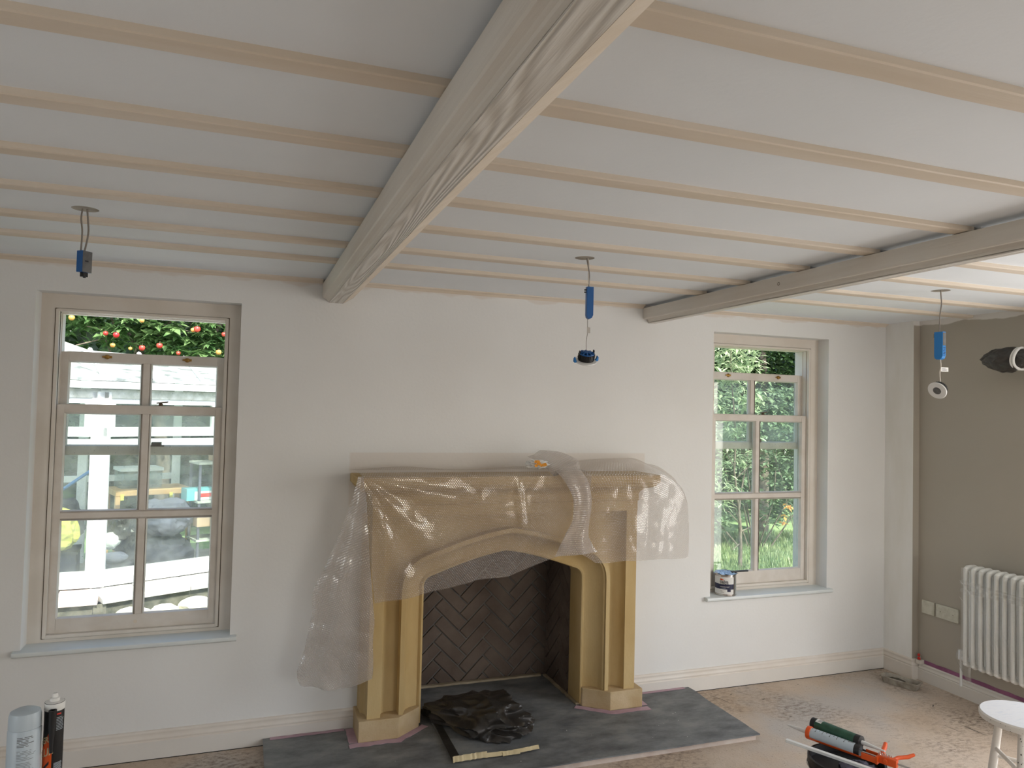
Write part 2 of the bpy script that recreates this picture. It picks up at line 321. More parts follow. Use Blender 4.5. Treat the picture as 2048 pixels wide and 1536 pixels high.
def leaf_mat(name, c1, c2, trans=0.35):
    m = bpy.data.materials.new(name); m.use_nodes = True; n = m.node_tree.nodes; l = m.node_tree.links; n.clear()
    out = n.new('ShaderNodeOutputMaterial'); tc = n.new('ShaderNodeTexCoord')
    nz = n.new('ShaderNodeTexNoise'); nz.inputs['Scale'].default_value = 5; nz.inputs['Detail'].default_value = 3; l.new(tc.outputs['Object'], nz.inputs['Vector'])
    r = n.new('ShaderNodeValToRGB'); r.color_ramp.elements[0].position = 0.35; r.color_ramp.elements[1].position = 0.65
    r.color_ramp.elements[0].color = (*c1, 1); r.color_ramp.elements[1].color = (*c2, 1); l.new(nz.outputs[0], r.inputs[0])
    pb = n.new('ShaderNodeBsdfPrincipled'); pb.inputs['Roughness'].default_value = 0.38; l.new(r.outputs[0], pb.inputs['Base Color'])
    tl = n.new('ShaderNodeBsdfTranslucent'); l.new(r.outputs[0], tl.inputs[0])
    mx = n.new('ShaderNodeMixShader'); mx.inputs[0].default_value = trans; l.new(pb.outputs[0], mx.inputs[1]); l.new(tl.outputs[0], mx.inputs[2])
    l.new(mx.outputs[0], out.inputs[0])
    return m
MT['leaf_apple'] = leaf_mat('apple_leaf', (0.07, 0.17, 0.05), (0.22, 0.34, 0.14))
MT['leaf_willow'] = leaf_mat('willow_leaf', (0.24, 0.34, 0.18), (0.50, 0.58, 0.36))
MT['leaf_dark'] = leaf_mat('dark_hedge_leaf', (0.012, 0.03, 0.01), (0.035, 0.075, 0.02), 0.2)
MT['leaf_shrub'] = leaf_mat('shrub_leaf', (0.11, 0.18, 0.10), (0.26, 0.36, 0.20))
MT['leaf_amber'] = leaf_mat('amber_leaf', (0.55, 0.25, 0.06), (0.70, 0.36, 0.10))
MT['blade'] = leaf_mat('grass_blade', (0.13, 0.22, 0.09), (0.42, 0.48, 0.25))

# ------------------------------------------------------------------ helpers
class MB:
    def __init__(s): s.v = []; s.f = []; s.uv = None
    def add(s, vs, fs):
        k = len(s.v); s.v += [tuple(p) for p in vs]; s.f += [tuple(i + k for i in f) for f in fs]; return s
    def box(s, x0, x1, y0, y1, z0, z1):
        return s.add([(x0, y0, z0), (x1, y0, z0), (x1, y1, z0), (x0, y1, z0), (x0, y0, z1), (x1, y0, z1), (x1, y1, z1), (x0, y1, z1)],
                     [(0, 3, 2, 1), (4, 5, 6, 7), (0, 1, 5, 4), (1, 2, 6, 5), (2, 3, 7, 6), (3, 0, 4, 7)])
    def prism(s, poly, axis, a0, a1):
        # extrude a 2D polygon along an axis; poly coordinates are the two other axes in order
        def P(u, v, a):
            return (a, u, v) if axis == 'x' else (u, a, v) if axis == 'y' else (u, v, a)
        n = len(poly)
        vs = [P(u, v, a0) for u, v in poly] + [P(u, v, a1) for u, v in poly]
        fs = [tuple(range(n))[::-1], tuple(range(n, 2 * n))] + [(i, (i + 1) % n, n + (i + 1) % n, n + i) for i in range(n)]
        return s.add(vs, fs)
    def sweep(s, sections, closed=True, cap=True):
        # sections: list of rings of equal length
        n = len(sections[0]); vs = [p for r in sections for p in r]; fs = []
        for j in range(len(sections) - 1):
            for i in range(n if closed else n - 1):
                a = j * n + i; b = j * n + (i + 1) % n
                fs.append((a, b, b + n, a + n))
        if cap and closed:
            fs.append(tuple(range(n))[::-1]); fs.append(tuple((len(sections) - 1) * n + i for i in range(n)))
        return s.add(vs, fs)
    def tube(s, pts, r, n=8, cap=True):
        pts = [Vector(p) for p in pts]; rs = r if isinstance(r, (list, tuple)) else [r] * len(pts)
        rings = []; up = None
        for i, p in enumerate(pts):
            t = (pts[min(i + 1, len(pts) - 1)] - pts[max(i - 1, 0)]).normalized()
            if up is None: up = t.orthogonal().normalized()
            up = (up - t * up.dot(t)).normalized(); sd = t.cross(up)
            rings.append([p + (up * math.cos(2 * PI * k / n) + sd * math.sin(2 * PI * k / n)) * rs[i] for k in range(n)])
        return s.sweep(rings, True, cap)
    def lathe(s, prof, n=24, c=(0, 0, 0), mtx=None):
        rings = []
        for r, z in prof:
            ring = [Vector((c[0] + r * math.cos(2 * PI * k / n), c[1] + r * math.sin(2 * PI * k / n), c[2] + z)) for k in range(n)]
            if mtx is not None: ring = [mtx @ p for p in ring]
            rings.append(ring)
        return s.sweep(rings, True, True)
    def xf(s, m):
        s.v = [tuple(m @ Vector(p)) for p in s.v]; return s
    def mesh(s, name, m, smooth=False, bevel=0):
        me = bpy.data.meshes.new(name); me.from_pydata(s.v, [], s.f)
        bm = bmesh.new(); bm.from_mesh(me)
        bmesh.ops.remove_doubles(bm, verts=bm.verts, dist=1e-6)
        bmesh.ops.recalc_face_normals(bm, faces=bm.faces)
        if bevel:
            es = [e for e in bm.edges if len(e.link_faces) == 2 and e.calc_face_angle(0) > 0.6]
            bmesh.ops.bevel(bm, geom=es, offset=bevel, segments=2, profile=0.6, affect='EDGES', clamp_overlap=True)
        bm.to_mesh(me); bm.free()
        if smooth:
            for p in me.polygons: p.use_smooth = True
            if smooth != 'all':
                me.set_sharp_from_angle(angle=math.radians(38))
        me.materials.append(MT[m]); return me
    def build(s, name, m, parent=None, smooth=False, bevel=0, **tags):
        o = bpy.data.objects.new(name, s.mesh(name, m, smooth, bevel)); COL.objects.link(o)
        if parent is not None: o.parent = parent
        for k, v in tags.items():
            if v is not None: o[k] = v
        return o

def thing(name, label, cat, loc=(0, 0, 0), group=None):
    o = bpy.data.objects.new(name, None); COL.objects.link(o); o.location = loc; o.empty_display_size = 0.05
    o['label'] = label; o['category'] = cat
    if group: o['group'] = group
    return o

def settle(root):
    # children were modelled in world coordinates: keep them there under the moved empty
    bpy.context.view_layer.update()
    inv = root.matrix_world.inverted()
    for ch in root.children:
        ch.matrix_parent_inverse = inv

def text(s, size, name='lettering', m='ink', parent=None, fn=None, align='LEFT', bold=0.0, sx=1.0):
    cu = bpy.data.curves.new('t', 'FONT'); cu.body = s; cu.size = size; cu.align_x = align; cu.resolution_u = 2; cu.offset = bold
    o = bpy.data.objects.new('t', cu); COL.objects.link(o)
    bpy.context.view_layer.update()
    me = bpy.data.meshes.new_from_object(o.evaluated_get(bpy.context.evaluated_depsgraph_get()))
    bpy.data.objects.remove(o)
    for v in me.vertices:
        v.co = fn(v.co.x * sx, v.co.y)
    me.materials.clear(); me.materials.append(MT[m])
    r = bpy.data.objects.new(name, me); COL.objects.link(r)
    if parent is not None: r.parent = parent
    return r

def grid_surface(fn, nu, nv, uvscale=(1, 1)):
    vs = [fn(i / nu, j / nv) for j in range(nv + 1) for i in range(nu + 1)]
    fs = [(j * (nu + 1) + i, j * (nu + 1) + i + 1, (j + 1) * (nu + 1) + i + 1, (j + 1) * (nu + 1) + i) for j in range(nv) for i in range(nu)]
    return vs, fs

def lerp(a, b, t): return a + (b - a) * t
def pl(pts, t):
    # smooth polyline through pts at t in 0..1
    n = len(pts) - 1; x = max(0.0, min(1.0, t)) * n; i = min(int(x), n - 1); f = x - i
    p0 = Vector(pts[max(i - 1, 0)]); p1 = Vector(pts[i]); p2 = Vector(pts[i + 1]); p3 = Vector(pts[min(i + 2, n)])
    return 0.5 * ((2 * p1) + (p2 - p0) * f + (2 * p0 - 5 * p1 + 4 * p2 - p3) * f * f + (3 * p1 - p0 - 3 * p2 + p3) * f ** 3)
def interp(tab, x):
    if x <= tab[0][0]: return tab[0][1]
    for (a, b), (c, d) in zip(tab, tab[1:]):
        if x <= c: return b + (d - b) * (x - a) / (c - a)
    return tab[-1][1]

STR = dict(kind='structure')
CZ = 2.40      # ceiling
XL, YR = -2.3, -6.6

# ------------------------------------------------------------------ room shell
MB().box(XL - .3, 6.0, YR - .3, 0.0, -0.12, 0.0).build('floor', 'floor', **STR)

def holed_wall(mb, us, vs, holes, put):
    # us/vs sorted cut lines; holes = (u0,u1,v0,v1)
    for a, b in zip(us, us[1:]):
        for c, d in zip(vs, vs[1:]):
            if any(a >= h[0] - 1e-6 and b <= h[1] + 1e-6 and c >= h[2] - 1e-6 and d <= h[3] + 1e-6 for h in holes): continue
            put(a, b, c, d)
WL = (-0.866, 0.041, 0.545, 2.246)
WR = (2.889, 3.817, 0.553, 2.266)
FH = (0.973, 1.985, 0.0, 1.185)
mb = MB()
holed_wall(mb, [XL - .3, WL[0], WL[1], FH[0], FH[1], WR[0], WR[1], 4.9], [0, WL[2], WR[2], FH[3], WL[3], WR[3], 2.46],
           [WL, WR, FH], lambda a, b, c, d: mb.box(a, b, 0, 0.30, c, d))
wall_back = mb.build('wall_back', 'back_wall', **STR)
# the pier in the back right corner, patchy undercoat, with a narrow taupe return
MB().box(4.322, 4.70, -0.232, 0.0, 0, 2.42).build('wall_pier', 'wall_right_white', **STR)
MB().box(4.3235, 4.376, -0.2345, -0.232, 0.11, 2.372).build('taupe_strip', 'taupe', bpy.data.objects['wall_pier'])
mb = MB()
holed_wall(mb, [YR - .3, -3.42, -1.68, 0.0], [0, 2.12, 2.46], [(-3.42, -1.68, 0, 2.12)], lambda a, b, c, d: mb.box(4.375, 4.60, a, b, c, d))
mb.build('wall_right', 'taupe', **STR)
mb = MB()
holed_wall(mb, [YR - .3, -4.6, -3.2, 0.0], [0, .7, 2.0, 2.46], [(-4.6, -3.2, .7, 2.0)], lambda a, b, c, d: mb.box(XL - .3, XL, a, b, c, d))
mb.build('wall_left', 'plaster', **STR)
mb = MB()
holed_wall(mb, [XL, 2.0, 3.8, 4.6], [0, 0.7, 2.05, 2.46], [(2.0, 3.8, 0.7, 2.05)], lambda a, b, c, d: mb.box(a, b, YR - .3, YR, c, d))
mb.build('wall_rear', 'plaster', **STR)

# ceiling with three round holes cut for downlights
holes = [(-0.468, -1.10, 0.043), (1.440, -1.12, 0.043), (3.424, -1.193, 0.045)]
mb = MB()
S = 0.09
xs = sorted([XL - .3, 4.9] + [h[0] + s for h in holes for s in (-S, S)])
ys = [YR - .3, -1.30, -1.02, 0.05]
for a, b in zip(xs, xs[1:]):
    for c, d in zip(ys, ys[1:]):
        hh = [h for h in holes if abs((a + b) / 2 - h[0]) < 1e-6 and c < h[1] < d]
        if hh:
            h = hh[0]; N = 32; inner = []; outer = []; up = []
            for k in range(N):
                t = 2 * PI * (k + 0.5) / N; cx, sy = math.cos(t), math.sin(t)
                inner.append((h[0] + h[2] * cx, h[1] + h[2] * sy, CZ)); up.append((h[0] + h[2] * cx, h[1] + h[2] * sy, CZ + 0.0125))
                rr = min((S / abs(cx)) if abs(cx) > 1e-9 else 9, (((d - h[1]) if sy > 0 else (h[1] - c)) / abs(sy)) if abs(sy) > 1e-9 else 9)
                outer.append((h[0] + rr * cx, h[1] + rr * sy, CZ))
            k0 = len(mb.v); mb.v += outer + inner + up
            for k in range(N):
                j = (k + 1) % N
                mb.f.append((k0 + k, k0 + j, k0 + N + j, k0 + N + k)); mb.f.append((k0 + N + k, k0 + N + j, k0 + 2 * N + j, k0 + 2 * N + k))
            cor = [(a, c), (b, c), (b, d), (a, d)]
            for q in cor:   # fill corners
                best = sorted(range(N), key=lambda k: (outer[k][0] - q[0]) ** 2 + (outer[k][1] - q[1]) ** 2)[:2]
                mb.add([(q[0], q[1], CZ), outer[best[0]], outer[best[1]]], [(0, 1, 2)])
        else:
            mb.add([(a, c, CZ), (b, c, CZ), (b, d, CZ), (a, d, CZ)], [(0, 1, 2, 3)])
mb.box(XL - .3, 4.9, YR - .3, 0.3, 2.47, 2.60)  # unseen slab above, added to keep the sun out of the room
ceiling = mb.build('ceiling', 'ceiling', **STR)
for h in holes:
    o = MB().lathe([(h[2] - .0004, 0.0006), (h[2] - .0008, 0.05), (0.0, 0.05)], 32, (h[0], h[1], CZ)).build('cut_hole', 'tray', ceiling)

JY = [-4.96, -4.56, -4.16, -3.76, -3.36, -2.96, -2.555, -2.155, -1.76, -1.375, -0.965, -0.60]
B1 = (0.441, 0.601); B2 = (2.372, 2.475)
rj = random.Random(3)
for y in JY:
    for x0, x1 in ((XL, B1[0] + .03), (B1[1] - .03, B2[0] + .03), (B2[1] - .03, 4.374)):
        if y > -.25 and x1 > 4: x1 = 4.32
        n = 9; mbj = MB(); secs = []
        for i in range(n + 1):
            x = lerp(x0, x1, i / n); e = rj.uniform(-.002, .002); wv = 0.031 + rj.uniform(-.0015, .0015); yc = y + .004 + e
            secs.append([(x, yc - wv, CZ + .004), (x, yc - wv, CZ - .0145), (x, yc - wv + .004, CZ - .0172), (x, yc + wv - .004, CZ - .0172), (x, yc + wv, CZ - .0145), (x, yc + wv, CZ + .004)])
        mbj.sweep(secs); mbj.build('joist', 'joist', ceiling)
for x0, x1 in ((XL, B1[0]), (B1[1], B2[0]), (B2[1], 4.32)):
    MB().prism([(0, CZ + .002), (-.03, CZ + .002), (-.028, CZ - .006), (-.012, CZ - .012), (0, CZ - .022)], 'x', x0, x1).build('wall_batten', 'joist', ceiling)

def beam(label, sec, grain, name='ceiling_beam'):
    # sec: closed section (x, z); the beam stops at the back wall
    t = thing(name, label, 'beam', (sec[0][0], 0, CZ), 'boxed ceiling beams')
    n = 26; rb = random.Random(len(sec)); secs = []
    for i in range(n + 1):
        y = lerp(YR, 0.0, i / n); e = rb.uniform(-.0012, .0012)
        secs.append([(x + e, y, z + (e if z < 2.35 else 0)) for x, z in sec])
    MB().sweep(secs).build('casing', 'beam', t)
    x0, x1, z = grain
    MB().box(x0, x1, YR, -0.001, z - .0022, z + .002).build('grained_face', 'grain', t, label='open-grained painted underside')
    return t
b1 = beam('large off-white beam running overhead to the wall above the fireplace',
     [(.441, 2.378), (.441, 2.309), (.4445, 2.304), (.450, 2.302), (.458, 2.299), (.4655, 2.294), (.468, 2.2885), (.4755, 2.2845), (.548, 2.2835), (.556, 2.289), (.5985, 2.316), (.601, 2.320), (.601, 2.378)], (.4765, .548, 2.2822))
MB().prism([(.5485, 2.2800), (.557, 2.2850), (.6022, 2.3140), (.6022, 2.3185), (.556, 2.291)], 'y', YR, -.001).build('chamfer', 'joist', b1)
settle(b1)
b2 = beam('smaller off-white beam with a bead and a knot left of the right window',
     [(.0 + 2.372, 2.380), (2.372, 2.318), (2.374, 2.3135), (2.380, 2.3105), (2.386, 2.3125), (2.389, 2.3175), (2.397, 2.3150), (2.404, 2.305), (2.407, 2.2945), (2.455, 2.2925), (2.475, 2.308), (2.475, 2.380)], (2.409, 2.452, 2.2912))
# plugged knots and scars on the left face of the smaller beam
for y, z, r in ((-1.235, 2.345, .008), (-.66, 2.348, .006)):
    mbk = MB(); N = 20; ring = []
    for k in range(N):
        a = 2 * PI * k / N
        for rr in (r, r * .66): ring.append((2.3712, y + rr * math.cos(a), z + rr * math.sin(a)))
    for k in range(N): mbk.f.append((2 * k, 2 * ((k + 1) % N), 2 * ((k + 1) % N) + 1, 2 * k + 1))
    mbk.v = ring; mbk.build('knot', 'brass_dark', b2)
settle(b2)

# ------------------------------------------------------------------ baseboards
def base_prof(h):
    s = h / 0.136
    return [(0, 0), (-.018, 0), (-.018, .086 * s), (-.0145, .0885 * s), (-.0135, .092 * s), (-.0165, .096 * s), (-.0165, .101 * s), (-.014, .105 * s), (-.0115, .112 * s), (-.0105, .119 * s), (-.0125, .124 * s), (-.012, .129 * s), (-.009, .134 * s), (-.004, .136 * s), (0, .136 * s)]
def baseboard(name, x0, x1, z0=0.0):
    o = MB().prism([(y, z + z0) for y, z in base_prof(.136)], 'x', x0, x1).build(name, 'trim', smooth=True, **STR)
    MB().box(x0, x1, -.0196, -.010, .0002, .0034).build('shadow_strip', 'dark', o)  # dark strip painting the shadow line where board meets floor
    MB().prism([(-.018, z0 + .0036), (-.0188, z0 + .0036), (-.0188, z0 + .084), (-.018, z0 + .085)], 'x', x0, x1).build('flat_board', 'base_low', o)
    return o
baseboard('baseboard_back', XL, 0.668)
baseboard('baseboard_back_right', 2.292, 4.322)
pr = base_prof(.136)
MB().sweep([[(4.322 + y, 0.0 - .0, z) for y, z in pr], [(4.322 + y, -.232 + y, z) for y, z in pr], [(4.376, -.232 + y, z) for y, z in pr]]).build('baseboard_pier', 'trim', smooth=True, **STR)
pr2 = base_prof(.112)
MB().sweep([[(4.375 + y, -.2505, z) for y, z in pr2], [(4.375 + y, -1.68, z) for y, z in pr2]]).build('baseboard_right', 'base_low', smooth=True, **STR)
MB().box(XL, XL + .018, YR, -.02, 0, .136).build('baseboard_left', 'trim', **STR)

# gouges scratched into the floor right of the hearth
mb = MB(); rg_ = random.Random(21)
for x, y, a, ln, wd in ((2.86, -.16, -1.25, .17, .006), (3.06, -.13, -1.2, .11, .004), (3.12, -.24, .3, .03, .012), (2.97, -.12, .4, .03, .007), (3.22, -.46, -1.1, .07, .004), (3.10, -.50, .2, .03, .007), (3.50, -.10, .3, .02, .008), (4.06, -.62, .6, .04, .010), (3.98, -.95, -1.5, .16, .010), (3.88, -.90, -1.4, .12, .006)):
    n = 8; L_, R2 = [], []
    for i in range(n + 1):
        t_ = (i / n - .5) * ln; w2 = wd * math.sin(PI * (i + .3) / (n + .6)) * rg_.uniform(.5, 1.1)
        cx_, cy_ = x + math.cos(a) * t_, y + math.sin(a) * t_
        L_.append((cx_ - math.sin(a) * w2 * .5, cy_ + math.cos(a) * w2 * .5, .0008)); R2.append((cx_ + math.sin(a) * w2 * .5, cy_ - math.cos(a) * w2 * .5, .0008))
    for i in range(n): mb.add([L_[i], L_[i + 1], R2[i + 1], R2[i]], [(0, 1, 2, 3)])
mb.build('floor_gouges', 'chip', bpy.data.objects['floor'], kind='stuff')

# masking tape above the right baseboard
mb = MB(); rt = random.Random(5); top = []; bot = []
for i in range(30):
    y = -.262 - i * .04
    top.append((4.3735, y, .136 + rt.uniform(-.002, .002))); bot.append((4.3735, y, .108 + rt.uniform(-.001, .006)))
mb.sweep([[t, (t[0] - .001, t[1], t[2]), (b[0] - .001, b[1], b[2]), b] for t, b in zip(top, bot)])
mb.build('masking_tape', 'tape_plum', label='plum masking tape along the taupe wall above the right baseboard', category='tape')

# ------------------------------------------------------------------ sash windows
def ring_frame(mb, x0, x1, z0, z1, wl, wr, wb, wt, y0, y1):
    mb.box(x0, x0 + wl, y0, y1, z0, z1); mb.box(x1 - wr, x1, y0, y1, z0, z1)
    mb.box(x0 + wl, x1 - wr, y0, y1, z0, z0 + wb); mb.box(x0 + wl, x1 - wr, y0, y1, z1 - wt, z1)
def sash_window(name, hole, inner, xm_low, xm_up, low, up, dusty):
    """hole = opening in the wall, inner = clear opening inside the casing"""
    root = bpy.data.objects.new(name, None); COL.objects.link(root); root['kind'] = 'structure'
    hx0, hx1, hz0, hz1 = hole; ix0, ix1, iz0, iz1 = inner
    sill_top = low['sill']
    mb = MB(); ring_frame(mb, hx0, hx1, sill_top, hz1, ix0 - hx0, hx1 - ix1, iz0 - sill_top, hz1 - iz1, .10, .125)
    mb.build('casing', 'trim', root)
    mb = MB(); ring_frame(mb, hx0 + .005, hx1 - .005, sill_top - .03, hz1 - .005, ix0 - hx0 + .012, hx1 - ix1 + .012, .03, hz1 - iz1 + .012, .125, .235)
    mb.build('box_lining', 'trim', root)
    # staff bead, slightly proud, with a dark paint-cracked joint round it
    mb = MB(); ring_frame(mb, ix0 - .001, ix1 + .001, iz0 - .001, iz1 + .001, .0035, .0035, .0035, .0035, .0985, .101); mb.build('cracked_joint', 'brass_dark', root)
    mb = MB(); ring_frame(mb, ix0 + .0025, ix1 - .0025, iz0 + .0025, iz1 - .0025, .015, .015, .015, .013, .094, .118); mb.build('staff_bead', 'trim', root, bevel=.003)
    mb = MB(); ring_frame(mb, ix0 + .009, ix1 - .009, up['z1'] * 0 + iz0 + .002, iz1 - .012, .011, .011, .003, .008, .1565, .1635); mb.build('parting_bead', 'trim', root)
    # lower sash
    g = 'glass_dusty' if dusty else 'glass'
    def sash(nm, x0, x1, z0, z1, y0, y1, st, rb, rt, mx, mz, mw):
        s = bpy.data.objects.new(nm, None); COL.objects.link(s); s.parent = root
        mb = MB()
        ch = .006
        def bar(xa, xb, za, zb): mb.box(xa, xb, y0, y1, za, zb)
        bar(x0, x0 + st, z0, z1); bar(x1 - st, x1, z0, z1); bar(x0 + st, x1 - st, z0, z0 + rb); bar(x0 + st, x1 - st, z1 - rt, z1)
        mb.build('sash_frame', 'sash', s, bevel=.0035)
        zs = [z0 + rb] + ([mz - mw / 2, mz + mw / 2] if mz else []) + [z1 - rt]
        mb = MB(); xa, xb = x0 + st, x1 - st
        def vbar(za, zb):
            mb.prism([(mx - mw / 2, y1 - .004), (mx - mw / 2, y0 + .012), (mx - mw * .3, y0 + .002), (mx + mw * .3, y0 + .002), (mx + mw / 2, y0 + .012), (mx + mw / 2, y1 - .004)], 'z', za, zb)
        for k in range(0, len(zs), 2): vbar(zs[k], zs[k + 1])
        if mz: mb.prism([(y1 - .004, mz - mw / 2), (y0 + .012, mz - mw / 2), (y0 + .002, mz - mw * .3), (y0 + .002, mz + mw * .3), (y0 + .012, mz + mw / 2), (y1 - .004, mz + mw / 2)], 'x', xa, xb)
        mb.build('glazing_bar', 'sash', s)
        # putty chamfer round each pane
        for k in range(0, len(zs), 2):
            for pa, pb in ((xa, mx - mw / 2), (mx + mw / 2, xb)):
                MB().box(pa - .001, pb + .001, y0 + .0185, y0 + .0215, zs[k] - .001, zs[k + 1] + .001).build('pane', g, s)
                za, zb = zs[k], zs[k + 1]; q = .006
                mb = MB()
                yo, yi = y0 + .003, y0 + .0175
                outer = [(pa, yo, za), (pb, yo, za), (pb, yo, zb), (pa, yo, zb)]
                inn = [(pa + q, yi, za + q), (pb - q, yi, za + q), (pb - q, yi, zb - q), (pa + q, yi, zb - q)]
                bk = [(pa, yi, za), (pb, yi, za), (pb, yi, zb), (pa, yi, zb)]
                mb.add(outer + inn + bk, [(i, (i + 1) % 4, 4 + (i + 1) % 4, 4 + i) for i in range(4)] + [(8 + i, 8 + (i + 1) % 4, 4 + (i + 1) % 4, 4 + i) for i in range(4)])
                mb.build('glazing_bead', 'sash', s)
        return s
    ls = sash('lower_sash', ix0 + .012, ix1 - .012, low['z0'], low['z1'], .119, .156, .040, low['rb'], .040, xm_low, low['mz'], .042)
    us = sash('upper_sash', ix0 + .016, ix1 - .016, up['z0'], up['z1'], .164, .201, .036, .044, .046, xm_up, None, .044)
    return root, ls, us

w1, w1l, w1u = sash_window('window_1', WL, (-.806, -.017, .583, 2.176), -.396, -.406, dict(z0=.600, z1=1.708, rb=.070, mz=1.166, sill=.565), dict(z0=1.461, z1=1.970), True)
w2, w2l, w2u = sash_window('window_2', WR, (2.945, 3.752, .597, 2.204), 3.334, 3.322, dict(z0=.612, z1=1.736, rb=.082, mz=1.193, sill=.577), dict(z0=1.507, z1=2.018), False)

MB().lathe([(.0085, 0), (.0085, .0010), (.0070, .0013), (.0062, .0004), (0, .0004)], 20, (0, 0, 0), Matrix.Translation((-.405, .1190, .634)) @ Matrix.Rotation(PI / 2, 4, 'X')).build('filled_plug', 'joist', w1l)
def sash_lift(x, y, z, parent, flip):
    m = Matrix.Translation((x, y, z)) @ Matrix.Rotation(PI / 2, 4, 'X')
    mb = MB(); mb.box(x - .017, x + .017, y - .003, y, z - .006, z + .006)
    mb.lathe([(.012, 0), (.012, .004), (.009, .009), (.004, .011)], 16, (0, 0, 0), Matrix.Translation((x + flip * .004, y - .001, z)) @ Matrix.Rotation(PI / 2, 4, 'X'))
    mb.box(x + flip * .012, x + flip * .026, y - .010, y - .002, z - .0045, z + .0045)
    mb.build('sash_fastener', 'brass', parent, bevel=.001)
sash_lift(-.581, .164, 1.951, w1u, -1); sash_lift(-.212, .164, 1.951, w1u, -1)
sash_lift(3.125, .164, 1.999, w2u, -1); sash_lift(3.535, .164, 1.999, w2u, -1)
def catch(x, z, y, parent, m, k):
    mb = MB(); mb.box(x - .028, x + .024, y - .012, y + .012, z, z + .004); mb.lathe([(.010, 0), (.010, .010), (.005, .013)], 14, (x, y, z + .003))
    mb.add([(x - .02, y - .004, z + .013), (x + .03, y - .006, z + .018), (x + .034, y + .006, z + .020), (x - .02, y + .004, z + .014),
            (x - .02, y - .004, z + .018), (x + .03, y - .006, z + .024), (x + .034, y + .006, z + .026), (x - .02, y + .004, z + .019)],
           [(0, 3, 2, 1), (4, 5, 6, 7), (0, 1, 5, 4), (1, 2, 6, 5), (2, 3, 7, 6), (3, 0, 4, 7)])
    mb.build('sash_catch', m, parent)
catch(-.330, 1.709, .138, w1l, 'brass_dark', 0); catch(3.388, 1.737, .138, w2l, 'brass_dark', 0)
MB().box(-.370, -.325, .160, .205, 1.506, 1.524).box(-.385, -.310, .162, .2, 1.503, 1.509).build('keeper', 'brass_dark', w1u)
MB().box(3.352, 3.395, .160, .205, 1.551, 1.572).build('keeper', 'brass_dark', w2u)

def sill(x0, x1, zt, parent, hole):
    mb = MB()
    prof = [(.10, zt), (.10, zt - .02), (0, zt - .02), (-.001, zt - .026), (-.026, zt - .026), (-.034, zt - .020), (-.036, zt - .011), (-.033, zt - .003), (-.026, zt)]
    mb.prism([(y, z) for y, z in prof if y <= 0 or True], 'x', hole[0], hole[1])
    ears = [(0.0, zt), (0.0, zt - .026)] + prof[4:]
    mb.prism(ears, 'x', x0, hole[0]); mb.prism(ears, 'x', hole[1], x1)
    mb.build('window_sill', 'sill', parent, smooth=True)
sill(-.893, .072, .566, w1, WL); sill(2.848, 3.842, .578, w2, WR)

# rear window and glazed doors (behind the camera)
rw = bpy.data.objects.new('window_3', None); COL.objects.link(rw); rw['kind'] = 'structure'
mb = MB(); ring_frame(mb, 2.0, 3.8, .7, 2.05, .06, .06, .06, .06, YR - .2, YR - .14); mb.box(2.87, 2.93, YR - .2, YR - .14, .76, 1.99); mb.build('window_frame', 'upvc', rw)
lw = bpy.data.objects.new('added_window_4', None); COL.objects.link(lw); lw['kind'] = 'structure'  # unseen window, added to go with the left fill lamp
mb = MB(); mb.box(XL - .2, XL - .14, -4.6, -4.54, .7, 2.0).box(XL - .2, XL - .14, -3.26, -3.2, .7, 2.0).box(XL - .2, XL - .14, -4.54, -3.26, .7, .76).box(XL - .2, XL - .14, -4.54, -3.26, 1.94, 2.0); mb.build('window_frame', 'upvc', lw)
dr = bpy.data.objects.new('door_1', None); COL.objects.link(dr); dr['kind'] = 'structure'
mb = MB()
for a, b in ((-3.42, -2.55), (-2.55, -1.68)):
    mb.box(4.45, 4.51, a, a + .07, 0, 2.12); mb.box(4.45, 4.51, b - .07, b, 0, 2.12); mb.box(4.45, 4.51, a + .07, b - .07, 0, .12); mb.box(4.45, 4.51, a + .07, b - .07, 2.05, 2.12)
mb.build('door_frame', 'upvc', dr)

# ------------------------------------------------------------------ fireplace
CX = 1.479
HZ = 0.035
fp = thing('fireplace_surround', 'golden stone fireplace surround with shallow arch and moulded jambs on a dark hearth', 'fireplace', (CX, 0, HZ))
# arch path (half, then mirrored)
half = [(.465, .05), (.465, .30), (.465, .55), (.465, .775)]
for k in range(1, 7):
    a = k / 6 * math.radians(74); half.append((.465 - .052 * (1 - math.cos(a)), .775 + .052 * math.sin(a)))
ex, ez = half[-1]
for k in range(1, 9):
    t = k / 8; half.append((ex * (1 - t), ez + (.945 - ez) * (math.sin(t * PI / 2) * .50 + t * .50)))
path = [(-x, z) for x, z in half] + [(x, z) for x, z in half[-2::-1]]
def offset(path, d):
    out = []
    for i, (x, z) in enumerate(path):
        a = Vector(path[max(i - 1, 0)]); b = Vector(path[min(i + 1, len(path) - 1)])
        t = (b - a).normalized(); nrm = Vector((-t.y, t.x)); c = 1.0
        if 0 < i < len(path) - 1:
            t1 = (Vector(path[i]) - a).normalized(); t2 = (b - Vector(path[i])).normalized(); c = max(.6, math.sqrt((1 + t1.dot(t2)) / 2))
        out.append((x + nrm.x * d / c, z + nrm.y * d / c))
    return out
prof = [(0, .06), (0, -.084), (.004, -.092), (.012, -.095), (.019, -.090), (.024, -.085), (.045, -.088), (.068, -.098), (.088, -.116), (.102, -.140), (.108, -.163), (.116, -.167), (.116, -.183), (.139, -.183), (.139, -.118)]
rings = []
offs = {d: offset(path, d) for d, y in prof}
for i in range(len(path)):
    rings.append([(CX + offs[d][i][0], y, offs[d][i][1]) for d, y in prof])
MB().sweep(rings, closed=False, cap=False).build('arch_moulding', 'stone', fp, smooth=True)
